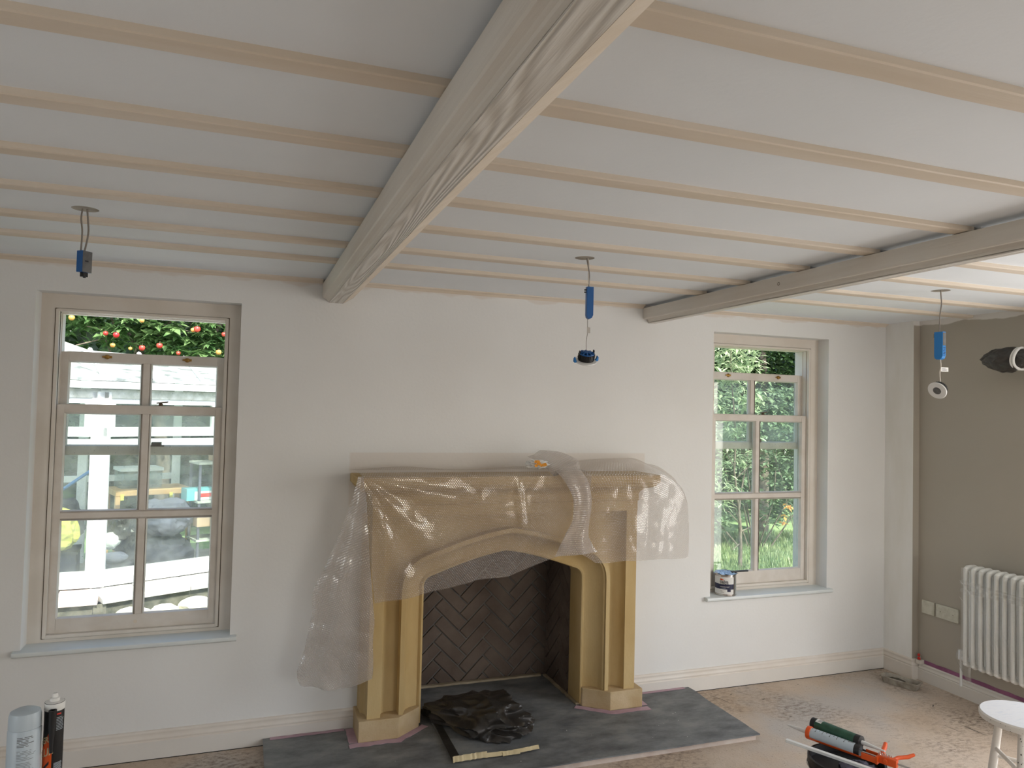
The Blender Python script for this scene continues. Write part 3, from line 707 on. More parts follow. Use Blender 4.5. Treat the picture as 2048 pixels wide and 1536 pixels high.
# spandrel (recessed field) between the moulding and the outer frame
oc = offs[.139]; HWF = .700; TZ = 1.166
outer = []
ncorn = 4
for i, (x, z) in enumerate(oc):
    if i < ncorn: outer.append((-HWF, z))
    elif i >= len(oc) - ncorn: outer.append((HWF, z))
    else:
        t = (i - ncorn) / (len(oc) - 2 * ncorn - 1); outer.append((lerp(-HWF, HWF, t), TZ))
mb = MB(); k0 = 0
vs = [(CX + x, -.118, z) for x, z in oc] + [(CX + x, -.118, z) for x, z in outer] + [(CX - HWF, -.118, TZ), (CX + HWF, -.118, TZ)]
n = len(oc); fs = [(i, i + 1, n + i + 1, n + i) for i in range(n - 1) if i not in (ncorn - 1, n - ncorn - 1)]
fs += [(ncorn - 1, ncorn, n + ncorn, 2 * n, n + ncorn - 1), (n - ncorn - 1, n - ncorn, 2 * n - ncorn, 2 * n + 1, 2 * n - ncorn - 1)]
mb.add(vs, fs); mb.build('spandrel_panel', 'stone', fp)
# hollow moulding in the jamb recess
for s in (-1, 1):
    pts = [(.139, -.1195), (.165, -.1185), (.188, -.1195), (.205, -.124), (.218, -.133), (.228, -.147), (.233, -.163), (.235, -.182), (.2355, -.09), (.139, -.09)]
    mb = MB(); mb.prism([(CX + s * (.465 + d), y) for d, y in pts], 'z', .14, TZ); mb.build('jamb_hollow', 'stone', fp, smooth=True)
    MB().prism([(CX + s * .700, -.0), (CX + s * .700, -.190), (CX + s * .768, -.190), (CX + s * .768, -.118), (CX + s * .776, -.108), (CX + s * .792, -.100), (CX + s * .792, 0)], 'z', .139, 1.165).build('jamb_strip', 'stone', fp)
    MB().prism([(CX + s * .812, 0), (CX + s * .812, -.212), (CX + s * .606, -.212), (CX + s * .478, -.108), (CX + s * .466, -.05), (CX + s * .466, .0)], 'z', HZ + .002, .142).build('plinth', 'plinth_stone', fp, bevel=.004)
MB().box(CX - .770, CX + .770, -.190, 0, 1.165, 1.221).build('frieze', 'stone', fp)
MB().prism([(0, 1.221), (-.190, 1.221), (-.199, 1.226), (-.199, 1.232), (-.194, 1.236), (-.194, 1.268), (0, 1.268)], 'x', CX - .774, CX + .774).build('frieze_band', 'stone', fp)
# mantel shelf: moulding returned round three sides
mprof = [(0, 1.266), (.006, 1.268), (.010, 1.276), (.020, 1.287), (.038, 1.297), (.058, 1.303), (.076, 1.313), (.084, 1.326), (.090, 1.330), (.094, 1.336), (.094, 1.372), (.090, 1.377)]
secs = []
for sx, yy in ((-1, 0), (-1, 1), (1, 1), (1, 0)):
    secs.append([(CX + sx * (.770 + o), (-.190 - o) if yy else 0.0, z) for o, z in mprof] + [(CX + sx * .5, -.05 if yy else 0.0, 1.377), (CX + sx * .5, -.05 if yy else 0, 1.266)])
MB().sweep(secs).build('mantel_shelf', 'stone', fp)
MB().box(CX - .86, CX + .86, -.28, 0.0, 1.370, 1.3768).build('shelf_top', 'stone', fp)
settle(fp)

# firebox lining with herringbone bricks
fb = thing('firebox', 'dark brown herringbone brick firebox inside the stone surround', 'firebox', (CX, .2, HZ))
FX0, FX1, FY1, FZ1 = CX - .474, CX + .474, .445, 1.15
def clip(poly, x0, x1, z0, z1):
    for ax, v, s in ((0, x0, 1), (0, x1, -1), (1, z0, 1), (1, z1, -1)):
        out = []
        for i in range(len(poly)):
            a, b = poly[i], poly[(i + 1) % len(poly)]
            da, db = (a[ax] - v) * s, (b[ax] - v) * s
            if da >= 0: out.append(a)
            if da * db < 0:
                t = da / (da - db); out.append((a[0] + (b[0] - a[0]) * t, a[1] + (b[1] - a[1]) * t))
        poly = out
        if len(poly) < 3: return None
    ar = sum(poly[i][0] * poly[(i + 1) % len(poly)][1] - poly[(i + 1) % len(poly)][0] * poly[i][1] for i in range(len(poly))) / 2
    return poly if abs(ar) > 2e-4 else None
def herringbone(panel, u0, u1, v0, v1, place, ou, ov, seed):
    Wd = .0755; N = 3; j = .0045; rb = random.Random(seed); c, s_ = math.cos(PI / 4), math.sin(PI / 4)
    for i in range(-26, 27):
        for k in range(-6, 7):
            for kind in (0, 1):
                if kind == 0: x, y, wx, wy = i + 2 * N * k, i, N, 1
                else: x, y, wx, wy = i, i - 2 * N + 1 + 2 * N * k, 1, N
                q = [(x * Wd + j, y * Wd + j), ((x + wx) * Wd - j, y * Wd + j), ((x + wx) * Wd - j, (y + wy) * Wd - j), (x * Wd + j, (y + wy) * Wd - j)]
                q = [(ou + a * c - b * s_, ov + a * s_ + b * c) for a, b in q]
                q = clip(q, u0, u1, v0, v1)
                if not q: continue
                h = .009 + rb.uniform(-.002, .002); n = len(q)
                cu = sum(a for a, b in q) / n; cv = sum(b for a, b in q) / n
                top = [(cu + (a - cu) * .955, cv + (b - cv) * .955) for a, b in q]
                mid = [place(a, b, h - .003) for a, b in q]
                vs = [place(a, b, 0) for a, b in q] + mid + [place(a, b, h) for a, b in top]
                fs = [tuple(range(2 * n, 3 * n))] + [(r * n + e, r * n + (e + 1) % n, (r + 1) * n + (e + 1) % n, (r + 1) * n + e) for r in (0, 1) for e in range(n)]
                MB().add(vs, fs).build('brick', 'brick', panel)
bp_ = MB().box(FX0 - .02, FX1 + .02, FY1, FY1 + .03, 0, FZ1).build('back_panel', 'mortar', fb)
sp_ = MB().box(FX1, FX1 + .03, -.02, FY1, 0, FZ1).build('side_panel', 'mortar', fb)
sl_ = MB().box(FX0 - .03, FX0, -.02, FY1, 0, FZ1).build('side_panel', 'mortar', fb)
herringbone(bp_, FX0, FX1, HZ, 1.0, lambda a, b, h: (a, FY1 - h, b), CX - .06, .30, 1)
herringbone(sp_, 0.065, FY1 - .01, HZ, 1.0, lambda a, b, h: (FX1 - h, a, b), .10, .25, 2)
herringbone(sl_, 0.065, FY1 - .01, HZ, 1.0, lambda a, b, h: (FX0 + h, a, b), .13, .28, 3)
MB().box(FX0 - .03, FX1 + .03, -.02, FY1 + .03, FZ1, FZ1 + .03).build('top_panel', 'mortar', fb)
settle(fb)

# hearth slab and the sheet over it
hs = MB().box(.222, 2.708, -.690, -.0195, 0.0, HZ - .002).box(CX - .474, CX + .474, -.0195, FY1, 0, HZ - .002).build('hearth_slab', 'hearth', label='raised pinkish plaster hearth slab under the dark sheet', category='hearth')
mb = MB(); rs = random.Random(11)
nx, ny = 84, 24
X0, X1, Y0, Y1 = .216, 2.722, -.703, -.0215
top = []
for jj in range(ny + 1):
    for ii in range(nx + 1):
        x = lerp(X0, X1, ii / nx); y = lerp(Y0, Y1, jj / ny)
        if jj == 0: y += .010 * noise.noise(Vector((x * 3, 0, 0))) - .01 * (x - X0) / (X1 - X0) * .5
        if ii == nx: x += .012 * noise.noise(Vector((9, y * 5, 0)))
        z = HZ + .0012 + .0016 * (noise.noise(Vector((x * 3, y * 5, 2))) + 1) * .5
        top.append((x, y, z))
fs = [(j * (nx + 1) + i, j * (nx + 1) + i + 1, (j + 1) * (nx + 1) + i + 1, (j + 1) * (nx + 1) + i) for j in range(ny) for i in range(nx)]
mb.add(top, fs)
# skirt edge thickness
edge = [j * 0 + i for i in range(nx + 1)]
for i in range(nx):
    a, b = top[i], top[i + 1]; mb.add([a, b, (b[0], b[1], HZ - .004), (a[0], a[1], HZ - .004)], [(0, 1, 2, 3)])
for j in range(ny):
    a, b = top[j * (nx + 1) + nx], top[(j + 1) * (nx + 1) + nx]; mb.add([a, b, (b[0], b[1], HZ - .004), (a[0], a[1], HZ - .004)], [(0, 1, 2, 3)])
mb.add([(CX - .466, Y1, HZ + .002), (CX + .466, Y1, HZ + .002), (CX + .466, FY1 - .012, HZ + .002), (CX - .466, FY1 - .012, HZ + .002)], [(0, 1, 2, 3)])
sheet = mb.build('protective_sheet', 'sheet', label='dark slate-grey protective sheet covering the hearth', category='floor sheet', smooth=True)
mb = MB()
# scuffs: pale chalky drips on the sheet
rs = random.Random(4)
for k in range(14):
    x, y = rs.uniform(.3, 2.6), rs.uniform(-.66, -.27); r = rs.uniform(.0012, .0032)
    mb.lathe([(r, 0), (r * .5, .0006)], 7, (x, y, HZ + .0029))
mb.build('plaster_drips', 'paper', sheet, kind='stuff')

def flat_strip(name, pts, wdt, m, label, z, th=.0012, cat='tape', wob=.003, seed=1, parent=None):
    rr = random.Random(seed); P = []
    for a, b in zip(pts, pts[1:]):
        n = max(1, int((Vector(b) - Vector(a)).length / .03))
        for i in range(n): P.append(Vector(a).lerp(Vector(b), i / n))
    P.append(Vector(pts[-1])); secs = []
    for i, p in enumerate(P):
        t = (P[min(i + 1, len(P) - 1)] - P[max(i - 1, 0)]).normalized(); nn = Vector((-t.y, t.x))
        a = p + nn * (wdt / 2 + rr.uniform(-wob, wob)); b = p - nn * (wdt / 2 + rr.uniform(-wob, wob))
        secs.append([(a.x, a.y, z), (a.x, a.y, z + th), (b.x, b.y, z + th), (b.x, b.y, z)])
    return MB().sweep(secs).build(name, m, parent, label=label, category=cat)
TZp = HZ + .0032
flat_strip('masking_tape', [(.620, -.236), (.868, -.236), (.950, -.172), (1.035, -.105)], .044, 'tape_purple', 'mauve masking tape round the front foot of the left jamb', TZp, seed=1, wob=.006)
flat_strip('masking_tape', [(.648, -.03), (.644, -.205)], .044, 'tape_purple', 'mauve masking tape down the outer side of the left plinth', TZp, seed=2)
flat_strip('masking_tape', [(1.915, -.105), (2.080, -.240), (2.322, -.240)], .044, 'tape_purple', 'mauve masking tape round the front foot of the right jamb', TZp, seed=3, wob=.004)
flat_strip('masking_tape', [(2.316, -.200), (2.314, -.04)], .040, 'tape_purple', 'mauve masking tape down the outer side of the right plinth', TZp, seed=4)
flat_strip('masking_tape', [(.250, -.036), (.620, -.036)], .028, 'tape_purple', 'mauve masking tape where the sheet meets the left baseboard', TZp, seed=5)
flat_strip('masking_tape', [(2.345, -.034), (2.690, -.034)], .024, 'tape_purple', 'mauve masking tape where the sheet meets the right baseboard', TZp, seed=6)
flat_strip('masking_tape', [(CX - .46, FY1 - .030), (CX + .43, FY1 - .030)], .026, 'tape_grey', 'grimy cream tape along the foot of the firebox back', HZ + .003, th=.012, seed=7)
flat_strip('masking_tape', [(CX + .455, FY1 - .04), (CX + .458, .18), (CX + .462, -.08)], .020, 'tape_grey', 'grimy cream tape along the foot of the firebox right side', HZ + .003, th=.010, seed=8)

# folded sheet flap with cream tape on its front edge
fl = thing('folded_sheet', 'folded dark sheet with torn cream tape on its front edge, under the black bag', 'floor sheet', (1.27, -.35, HZ))
MB().prism([(1.072, -.545), (1.075, -.10), (1.09, .02), (1.53, .02), (1.545, -.20), (1.515, -.535)], 'z', HZ + .004, HZ + .012).build('sheet_layer', 'sheet', fl)
mb = MB(); mb.prism([(1.066, -.552), (1.082, -.07), (1.118, -.07), (1.112, -.552)], 'z', HZ + .012, HZ + .015); mb.build('dark_border', 'binbag', fl)
def ragged(xs, y, z, dh, m, name, seed):
    rr = random.Random(seed); secs = []
    n = 16
    for i in range(n + 1):
        x = lerp(xs[0], xs[1], i / n); zz = lerp(z[0], z[1], i / n); e = rr.uniform(-.003, .003)
        secs.append([(x, y[0] + e + (y[1] - y[0]) * i / n, zz), (x, y[0] - .012 + e + (y[1] - y[0]) * i / n, zz - dh * rr.uniform(.7, 1.1)), (x, y[0] - .016 + e + (y[1] - y[0]) * i / n, zz - dh * .9), (x, y[0] - .002 + e + (y[1] - y[0]) * i / n, zz + .003)])
    MB().sweep(secs).build(name, m, fl)
ragged((1.068, 1.24), (-.545, -.545), (HZ + .030, HZ + .034), .022, 'tape_cream', 'torn_tape', 1)
ragged((1.225, 1.41), (-.540, -.545), (HZ + .022, HZ + .020), .014, 'tape_cream', 'torn_tape', 2)
ragged((1.32, 1.515), (-.545, -.535), (HZ + .018, HZ + .024), .012, 'tape_cream', 'torn_tape', 3)
settle(fl)

# crumpled bag
def crumple(name, c, rad, m, seed, label, cat, amp=.22, freq=4.0, sub=5, shape=None, floorz=None, parent=None, rot=0):
    bm = bmesh.new(); bmesh.ops.create_icosphere(bm, subdivisions=sub, radius=1)
    off = Vector((seed * 3.1, seed * 1.7, seed)); rm = Matrix.Rotation(rot, 3, 'Z')
    for v in bm.verts:
        p = v.co.copy(); q = p * freq * .5 + off
        rdg = 1 - abs(noise.noise(q)) * 2
        r2 = 1 - abs(noise.noise(q * 2.3 + Vector((5, 1, 2)))) * 2
        k = 1 + amp * (rdg - .5) + amp * .40 * (r2 - .5)
        p = p * k
        if shape: p = shape(p)
        p = rm @ Vector((p.x * rad[0], p.y * rad[1], p.z * rad[2])) + Vector(c)
        if floorz is not None and p.z < floorz: p.z = floorz + .0005 * noise.noise(p * 30)
        v.co = p
    me = bpy.data.meshes.new(name); bm.to_mesh(me); bm.free()
    me.materials.append(MT[m])
    if sub >= 5:
        for p in me.polygons: p.use_smooth = True
        me.set_sharp_from_angle(angle=math.radians(32))
    o = bpy.data.objects.new(name, me); COL.objects.link(o)
    if parent is not None: o.parent = parent
    if label: o['label'] = label; o['category'] = cat
    return o
def bagshape(p):
    t = (p.x + 1) / 2
    s = .42 + .72 * min(1, t * 1.25)
    return Vector((p.x, p.y * s + .18 * (1 - t), p.z * (s if p.z > 0 else 1) ))
crumple('bin_bag', (1.275, -.205, HZ + .068), (.292, .190, .112), 'binbag', 5, 'crumpled black bin bag lying on the hearth between the jambs', 'bag', .26, 2.9, 6, bagshape, HZ + .0165, rot=-.62)

# ------------------------------------------------------------------ bubble wrap over the mantel
bw = thing('bubble_wrap', 'clear bubble wrap sheet draped over the mantel and hanging left of the fireplace', 'bubble wrap', (CX, -.2, 1.38))
def wrap_panel(name, fn, nu, nv, m, su, sv, wrinkle=.006, seed=0):
    vs, fs = grid_surface(fn, nu, nv)
    out = []
    for p in vs:
        q = Vector(p); k = wrinkle
        d = Vector((noise.noise(q * 9 + Vector((seed, 0, 0))), noise.noise(q * 9 + Vector((0, seed, 7))), noise.noise(q * 9 + Vector((3, 0, seed))))) * k
        q = q + Vector((d.x * .5, -abs(d.y) * 1.0, d.z * .3))
        out.append(q)
    me = bpy.data.meshes.new(name); me.from_pydata([tuple(p) for p in out], [], fs)
    uvl = me.uv_layers.new(name='UVMap')
    for poly in me.polygons:
        poly.use_smooth = True
        for li in poly.loop_indices:
            vi = me.loops[li].vertex_index; i, j = vi % (nu + 1), vi // (nu + 1)
            uvl.data[li].uv = (i / nu * su, j / nv * sv)
    me.materials.append(MT[m])
    o = bpy.data.objects.new(name, me); COL.objects.link(o); o.parent = bw
    return o
SZ = 1.386; SF = -.292
botA = [(.70, .742), (.844, .757), (.967, .779), (1.103, .796), (1.265, .833), (1.434, .842), (1.579, .890), (1.692, .925), (1.82, .955), (1.90, .955)]
def panelA(u, v):
    x = lerp(.635, 1.90, u); xb = lerp(.722, 1.86, u); zb = interp(botA, xb)
    if v < .22:
        t = v / .22; y = lerp(-.018, SF, t); bulge = .020 * math.sin(t * PI) * (0.5 + 0.5 * math.sin(x * 9)) + .012 * math.sin(t * PI)
        return (lerp(lerp(.60, 1.90, u), x, t), y, SZ + max(0, bulge) + .006 * (1 - t))
    t = (v - .22) / .78
    xx = lerp(x, xb, t); z = lerp(SZ, zb, t)
    # folds fan out from the left corner of the shelf, where the sheet is pulled
    dx, dz = xx - .62, SZ + .01 - z; r = math.hypot(dx, dz); an = math.atan2(dx, dz + 1e-6)
    fan = (.5 + .5 * math.cos(an * 15 + 1.2 * noise.noise(Vector((r * 3, an * 2, 1))))) ** 1.3 * min(1, r / .45) * math.exp(-max(0, dx - .15) / .45) * .020
    sag = (.5 + .5 * math.sin(xx * 13 - 5 * z)) ** 3 * .016 * t
    crease = .014 * math.exp(-((xx - 1.46 - .06 * t) / .022) ** 2) * math.sin(min(1, t * 1.6) * PI)
    y = SF - .008 * math.sin(t * PI) - fan - sag - crease + .040 * t
    return (xx, min(y, -.2035), z)
wrap_panel('front_drape', panelA, 200, 120, 'bubble', 1.25, .92, .006, 1)
Lc = [(.616, -.285, 1.384), (.558, -.270, 1.171), (.493, -.250, 1.000), (.426, -.230, .810), (.415, -.220, .674), (.393, -.210, .550), (.357, -.210, .432), (.372, -.215, .362), (.420, -.22, .352)]
Rc = [(.640, SF, SZ), (.655, -.30, 1.25), (.676, -.295, 1.08), (.694, -.29, .92), (.708, -.285, .78), (.718, -.275, .66), (.722, -.265, .53), (.722, -.255, .42), (.722, -.245, .365)]
def panelB(u, v):
    a = pl(Lc, v); b = pl(Rc, v); p = a.lerp(b, u)
    zb = -.030 * math.sin(u * PI) * max(0, (v - .8) / .2)
    amp = .020 * math.sin(v * PI * .9) * math.sin(u * PI)
    nrm = Vector((-.55, -.8, 0))
    p = p + nrm * (amp + .014 * math.sin(u * 13 + v * 4) * math.sin(u * PI) * v + .018 * math.sin(v * 19 + u * 5) * math.sin(u * PI) * max(0, v - .45))
    return (p.x, p.y, p.z + zb)
wrap_panel('left_drape', panelB, 80, 150, 'bubble_thick', .42, 1.06, .016, 2)
# second length: runs off the right end of the shelf
topF = [(1.86, SF, SZ), (2.05, SF, SZ + .001), (2.25, SF, SZ + .001), (2.345, SF, SZ), (2.43, -.285, 1.345), (2.50, -.28, 1.28), (2.53, -.28, 1.21)]
topB = [(1.83, -.02, 1.43), (2.00, -.02, 1.447), (2.15, -.02, 1.455), (2.29, -.02, 1.452), (2.44, -.03, 1.40), (2.545, -.06, 1.345), (2.585, -.10, 1.27)]
def panelD(u, v):
    f = pl(topF, u)
    if v < .30:
        t = v / .30; b = pl(topB, u); p = b.lerp(f, t); p.z += .022 * math.sin(t * PI) * math.sin(u * PI) + .008 * math.sin(t * 9 + u * 14)* math.sin(t * PI)
        return tuple(p)
    t = (v - .30) / .70
    zb = .889 + (.05 * max(0, (.12 - u) / .12)) + .004 * math.sin(u * 20)
    xb = lerp(1.862, 2.543, u)
    y = lerp(f.y, -.262, t) + .010 * math.sin(u * 22 + t * 2) * t * (1 if xb > 2.26 else .5)
    if xb < 2.30: y = min(y, -.206)
    return (lerp(f.x, xb, min(1, t * 3)), y, lerp(f.z, zb, t))
wrap_panel('right_drape', panelD, 96, 96, 'bubble', .78, .80, .006, 3)
Sc = [(1.640, -.06, 1.488), (1.700, -.17, 1.470), (1.745, -.29, 1.420), (1.790, -.335, 1.345), (1.826, -.335, 1.250), (1.822, -.325, 1.140), (1.796, -.320, 1.040), (1.805, -.315, .955)]
Sw = [.035, .060, .074, .066, .058, .054, .080, .135]
def panelS(u, v):
    c = pl(Sc, v); w_ = interp([(i / 7, q) for i, q in enumerate(Sw)], v)
    a = (u - .5) * 2
    c = c + Vector((a * w_, .007 * math.cos(u * PI * 3 + v * 4) - .022 * (1 - a * a), a * w_ * (.55 if v < .3 else .05)))
    c.y = min(c.y, -.302) if v > .32 else c.y
    return tuple(c)
wrap_panel('gathered_strand', panelS, 44, 90, 'bubble_thick', .30, .62, .008, 4)
settle(bw)

# paper packet on the shelf
pk = thing('paper_packet', 'crumpled white packet with orange flower print on the mantel shelf', 'packet', (1.62, -.16, 1.40))
def pkshape(p): return Vector((p.x * (1 if p.x > -.2 else .95), p.y, p.z * (.8 + .25 * p.x * -1)))
crumple('paper_body', (1.628, -.185, 1.432), (.078, .045, .030), 'paper', 21, None, None, .35, 4.0, 4, pkshape, 1.412, parent=pk)
rr = random.Random(8)
mb = MB()
for k in range(7):
    x = 1.600 + rr.uniform(-.030, .036); z = 1.441 + rr.uniform(-.010, .014); r = rr.uniform(.008, .014)
    ring = [(x + r * (1 + .35 * (i % 2)) * math.cos(i * PI / 4 + k), -.2385 - .0012 * k * .3 - .0008 * i % 2, z + r * .75 * (1 + .35 * (i % 2)) * math.sin(i * PI / 4 + k)) for i in range(8)]
    mb.add([(x, -.240, z)] + ring, [(0, 1 + i, 1 + (i + 1) % 8) for i in range(8)])
mb.build('flower_print', 'orange_print', pk)
settle(pk)

# ------------------------------------------------------------------ hanging downlight wiring
def cable(name, pts, r, m, parent):
    P = [pl(pts, i / 24) for i in range(25)]
    return MB().tube(P, r, 8).build(name, m, parent, smooth=True)
def driver(parent, c, w_, d_, h, rot, label_side, mname, round_end=False):
    m = Matrix.Translation(c) @ Matrix.Rotation(rot, 4, 'Z')
    mb = MB()
    if round_end:
        p = [(-w_ / 2, h / 2), (w_ / 2, h / 2), (w_ / 2, -h / 2 + .018), (w_ / 2 - .006, -h / 2 + .005), (w_ / 2 - .016, -h / 2), (-w_ / 2 + .012, -h / 2), (-w_ / 2 + .003, -h / 2 + .006), (-w_ / 2, -h / 2 + .018)]
        mb.prism(p, 'y', -d_ / 2, d_ / 2)
    else: mb.box(-w_ / 2, w_ / 2, -d_ / 2, d_ / 2, -h / 2, h / 2)
    mb.xf(m).build('driver_case', mname, parent, bevel=.0012)
    mb = MB(); mb.box(-w_ / 2 - .009, -w_ / 2, -.003, .003, h / 2 - .016, h / 2 - .011)
    if round_end: mb.box(-w_ / 2 - .009, -w_ / 2, -.003, .003, h / 2 - .026, h / 2 - .021)
    mb.xf(m).build('clamp_screw', 'black', parent)
    return m
# left fitting: two flat cables, driver, bare plug
hx, hy, _ = holes[0]
t = thing('downlight_wiring', 'blue driver box with black plug hanging on two cables above the left window', 'light wiring', (hx, hy, CZ), 'wiring hanging from the ceiling holes')
cable('cable', [(hx - .004, hy, CZ + .03), (hx - .011, hy, 2.37), (hx - .006, hy - .002, 2.32), (hx - .008, hy, 2.25)], .0028, 'cable', t)
cable('cable', [(hx + .003, hy, CZ + .03), (hx + .010, hy, 2.36), (hx + .012, hy + .002, 2.315), (hx + .003, hy, 2.25)], .0030, 'cable', t)
m = driver(t, (hx + .004, hy, 2.215), .026, .040, .074, math.radians(-38), 1, 'blue')
MB().box(.0131, .0142, -.0185, .0185, -.037, .036).xf(m).build('rating_label', 'grey_label', t)
MB().box(.0142, .0145, -.010, .004, -.001, .004).xf(m).build('print_line', 'ink', t)
MB().box(-.009, .008, -.008, .010, -.052, -.037).box(.000, .006, -.004, .004, -.056, -.052).xf(m).build('plug', 'black', t, bevel=.001)
settle(t)
# middle fitting
hx, hy, _ = holes[1]
t = thing('downlight_wiring', 'blue driver with black-bodied blue-topped downlight hanging in the middle bay', 'light wiring', (hx, hy, CZ), 'wiring hanging from the ceiling holes')
cable('cable', [(hx + .004, hy, CZ + .03), (hx + .014, hy, 2.38), (hx + .024, hy, 2.33), (hx + .022, hy, 2.272)], .0026, 'cable', t)
cable('cable', [(hx + .009, hy, CZ + .03), (hx + .022, hy + .002, 2.37), (hx + .020, hy, 2.32), (hx + .025, hy, 2.272)], .0026, 'cable_white', t)
m = driver(t, (hx + .027, hy, 2.206), .030, .024, .140, math.radians(-8), 1, 'blue', True)
MB().box(.0150, .0165, -.006, .006, .010, .016).box(.0150, .0165, -.006, .006, -.022, -.016).xf(m).build('side_clip', 'blue', t)
cable('thin_lead', [(hx + .020, hy, 2.138), (hx + .020, hy, 2.105), (hx + .022, hy, 2.085), (hx + .016, hy, 2.04), (hx + .012, hy - .01, 1.995)], .0013, 'cable', t)
MB().box(hx + .017, hx + .032, hy - .003, hy - .002, 2.075, 2.100).build('cable_tag', 'metal', t)
def lamp(t, c, tilt, bezel_m, face):
    m = Matrix.Translation(c) @ tilt
    MB().lathe([(.018, -.009), (.045, -.009), (.047, -.006), (.046, -.003), (.036, .0)], 40, (0, 0, 0), m).build('bezel', 'white_gloss', t, smooth=True)
    mb = MB().lathe([(.033, -.002), (.0345, .004), (.0345, .026), (.031, .030), (.031, .030)], 36, (0, 0, 0), m)
    for k in range(26):
        a = 2 * PI * k / 26; mb2 = MB().box(.032, .0365, -.0012, .0012, .004, .027).xf(m @ Matrix.Rotation(a, 4, 'Z')); mb.add(mb2.v, mb2.f)
    mb.build('heat_sink', 'black', t)
    MB().lathe([(.020, -.0092), (.016, -.0085), (.010, -.0068), (.0, -.0062)], 24, (0, 0, 0), m).build('lens', 'grey_label' if face else 'white_gloss', t, smooth=True)
    return m
m = lamp(t, (hx + .011, hy - .01, 1.957), Euler((math.radians(24), math.radians(-6), 0)).to_matrix().to_4x4(), 'white_gloss', 0)
mb = MB().lathe([(.012, .030), (.013, .036), (.012, .038), (0, .038)], 20, (0, 0, 0), m); mb.v = mb.v[:]
for k in range(10):
    a = 2 * PI * k / 10; q = MB().prism([(.011, .036), (.031, .029), (.033, .031), (.033, .036), (.029, .036), (.012, .040)], 'y', -.0022, .0022); 
    q = MB().add(q.v, q.f).xf(m @ Matrix.Rotation(a, 4, 'Z')); mb.add(q.v, q.f)
rg = MB().lathe([(.0295, .029), (.0295, .033), (.0335, .033), (.0335, .029)], 30, (0, 0, 0), m); mb.add(rg.v, rg.f)
mb.build('cooling_crown', 'blue', t)
for s in (-1, 1):
    MB().prism([(.030, .0), (.036, .040), (.033, .046), (.030, .040)], 'y', -.004, .004).xf(m @ Matrix.Rotation(0 if s > 0 else PI, 4, 'Z')).build('spring_arm', 'black', t)
    MB().prism([(.044, -.004), (.050, .010), (.052, .018), (.0575, .012), (.0585, -.003), (.053, -.008)], 'y', -.005, .005).xf(m @ Matrix.Rotation(0 if s > 0 else PI, 4, 'Z')).build('spring_clip', 'blue_bright', t, bevel=.001)
    MB().tube([m @ Vector((s * .034, 0, .036)), m @ Vector((s * .047, 0, .012))], .0008, 6).build('spring_wire', 'metal', t)
settle(t)
# right fitting
hx, hy, _ = holes[2]
t = thing('downlight_wiring', 'bright blue driver with white-faced downlight hanging by the taupe wall', 'light wiring', (hx, hy, CZ), 'wiring hanging from the ceiling holes')
cable('cable', [(hx - .002, hy, CZ + .03), (hx + .002, hy, 2.38), (hx + .006, hy, 2.33), (hx - .004, hy, 2.27), (hx - .007, hy, 2.18)], .0030, 'cable', t)
m = driver(t, (hx - .003, hy, 2.116), .046, .026, .142, math.radians(-84), 1, 'blue_bright', True)
MB().box(.0231, .0238, -.011, .012, .000, .066).xf(m).build('rating_label', 'grey_label', t)
mb = MB()
for k in range(6): mb.box(.0231, .0236, -.008 + (k % 2) * .003, .008 - (k % 3) * .003, -.012 - k * .008, -.009 - k * .008)
mb.xf(m).build('printed_lines', 'navy', t)
cable('lead', [(hx + .000, hy, 2.048), (hx + .004, hy, 2.01), (hx - .003, hy, 1.975), (hx + .002, hy, 1.925)], .0027, 'cable_white', t)
MB().box(hx + .002, hx + .052, hy - .0035, hy - .0025, 1.984, 2.006).xf(Matrix.Identity(4)).build('cable_tag', 'paper', t)
mb = MB()
for k in range(4): mb.box(hx + .008, hx + .044 - (k % 2) * .012, hy - .0038, hy - .0035, 1.988 + k * .0042, 1.9895 + k * .0042)
mb.build('printed_lines', 'ink', t)
axis = Vector((-.86, -.18, -.50)).normalized()       # where the face looks
m = lamp(t, (hx - .022, hy - .005, 1.888), (-axis).to_track_quat('Z', 'X').to_matrix().to_4x4(), 'white_gloss', 1)
MB().box(-.014, .014, -.046, -.036, .004, .030).xf(m).build('terminal_block', 'black', t, bevel=.001)
MB().box(-.008, .008, -.0468, -.046, .010, .024).xf(m).build('terminal_label', 'white_gloss', t)
settle(t)

# ------------------------------------------------------------------ bag-wrapped fitting on the taupe wall
t = thing('wrapped_wall_fitting', 'wall fitting wrapped in a black bag and tied with white cord on the taupe wall', 'wrapped fitting', (4.37, -.98, 2.09))
def wshape(p):
    k = 1 - .38 * max(0, p.y) ** 1.5; return Vector((p.x * k, p.y, p.z * k + .10 * max(0, p.y)))
crumple('black_bag', (4.225, -.945, 2.092), (.075, .140, .070), 'binbag', 33, None, None, .20, 2.6, 5, wshape, parent=t)
mb = MB(); P = [(4.225 + .070 * math.cos(a), -1.045 + .006 * math.sin(2 * a), 2.095 + .062 * math.sin(a)) for a in [2 * PI * k / 28 for k in range(29)]]
mb.tube(P, .0075, 8); P2 = [(x, y + .016, z * 1.0) for x, y, z in P]; mb.tube(P2, .006, 8)
mb.build('tie_cord', 'paper', t, smooth=True)
MB().tube([(4.225, -1.05, 2.12), (4.26, -1.10, 2.16), (4.31, -1.14, 2.13), (4.378, -1.15, 2.10)], .016, 12).build('arm', 'brass_dark', t, smooth=True)
settle(t)

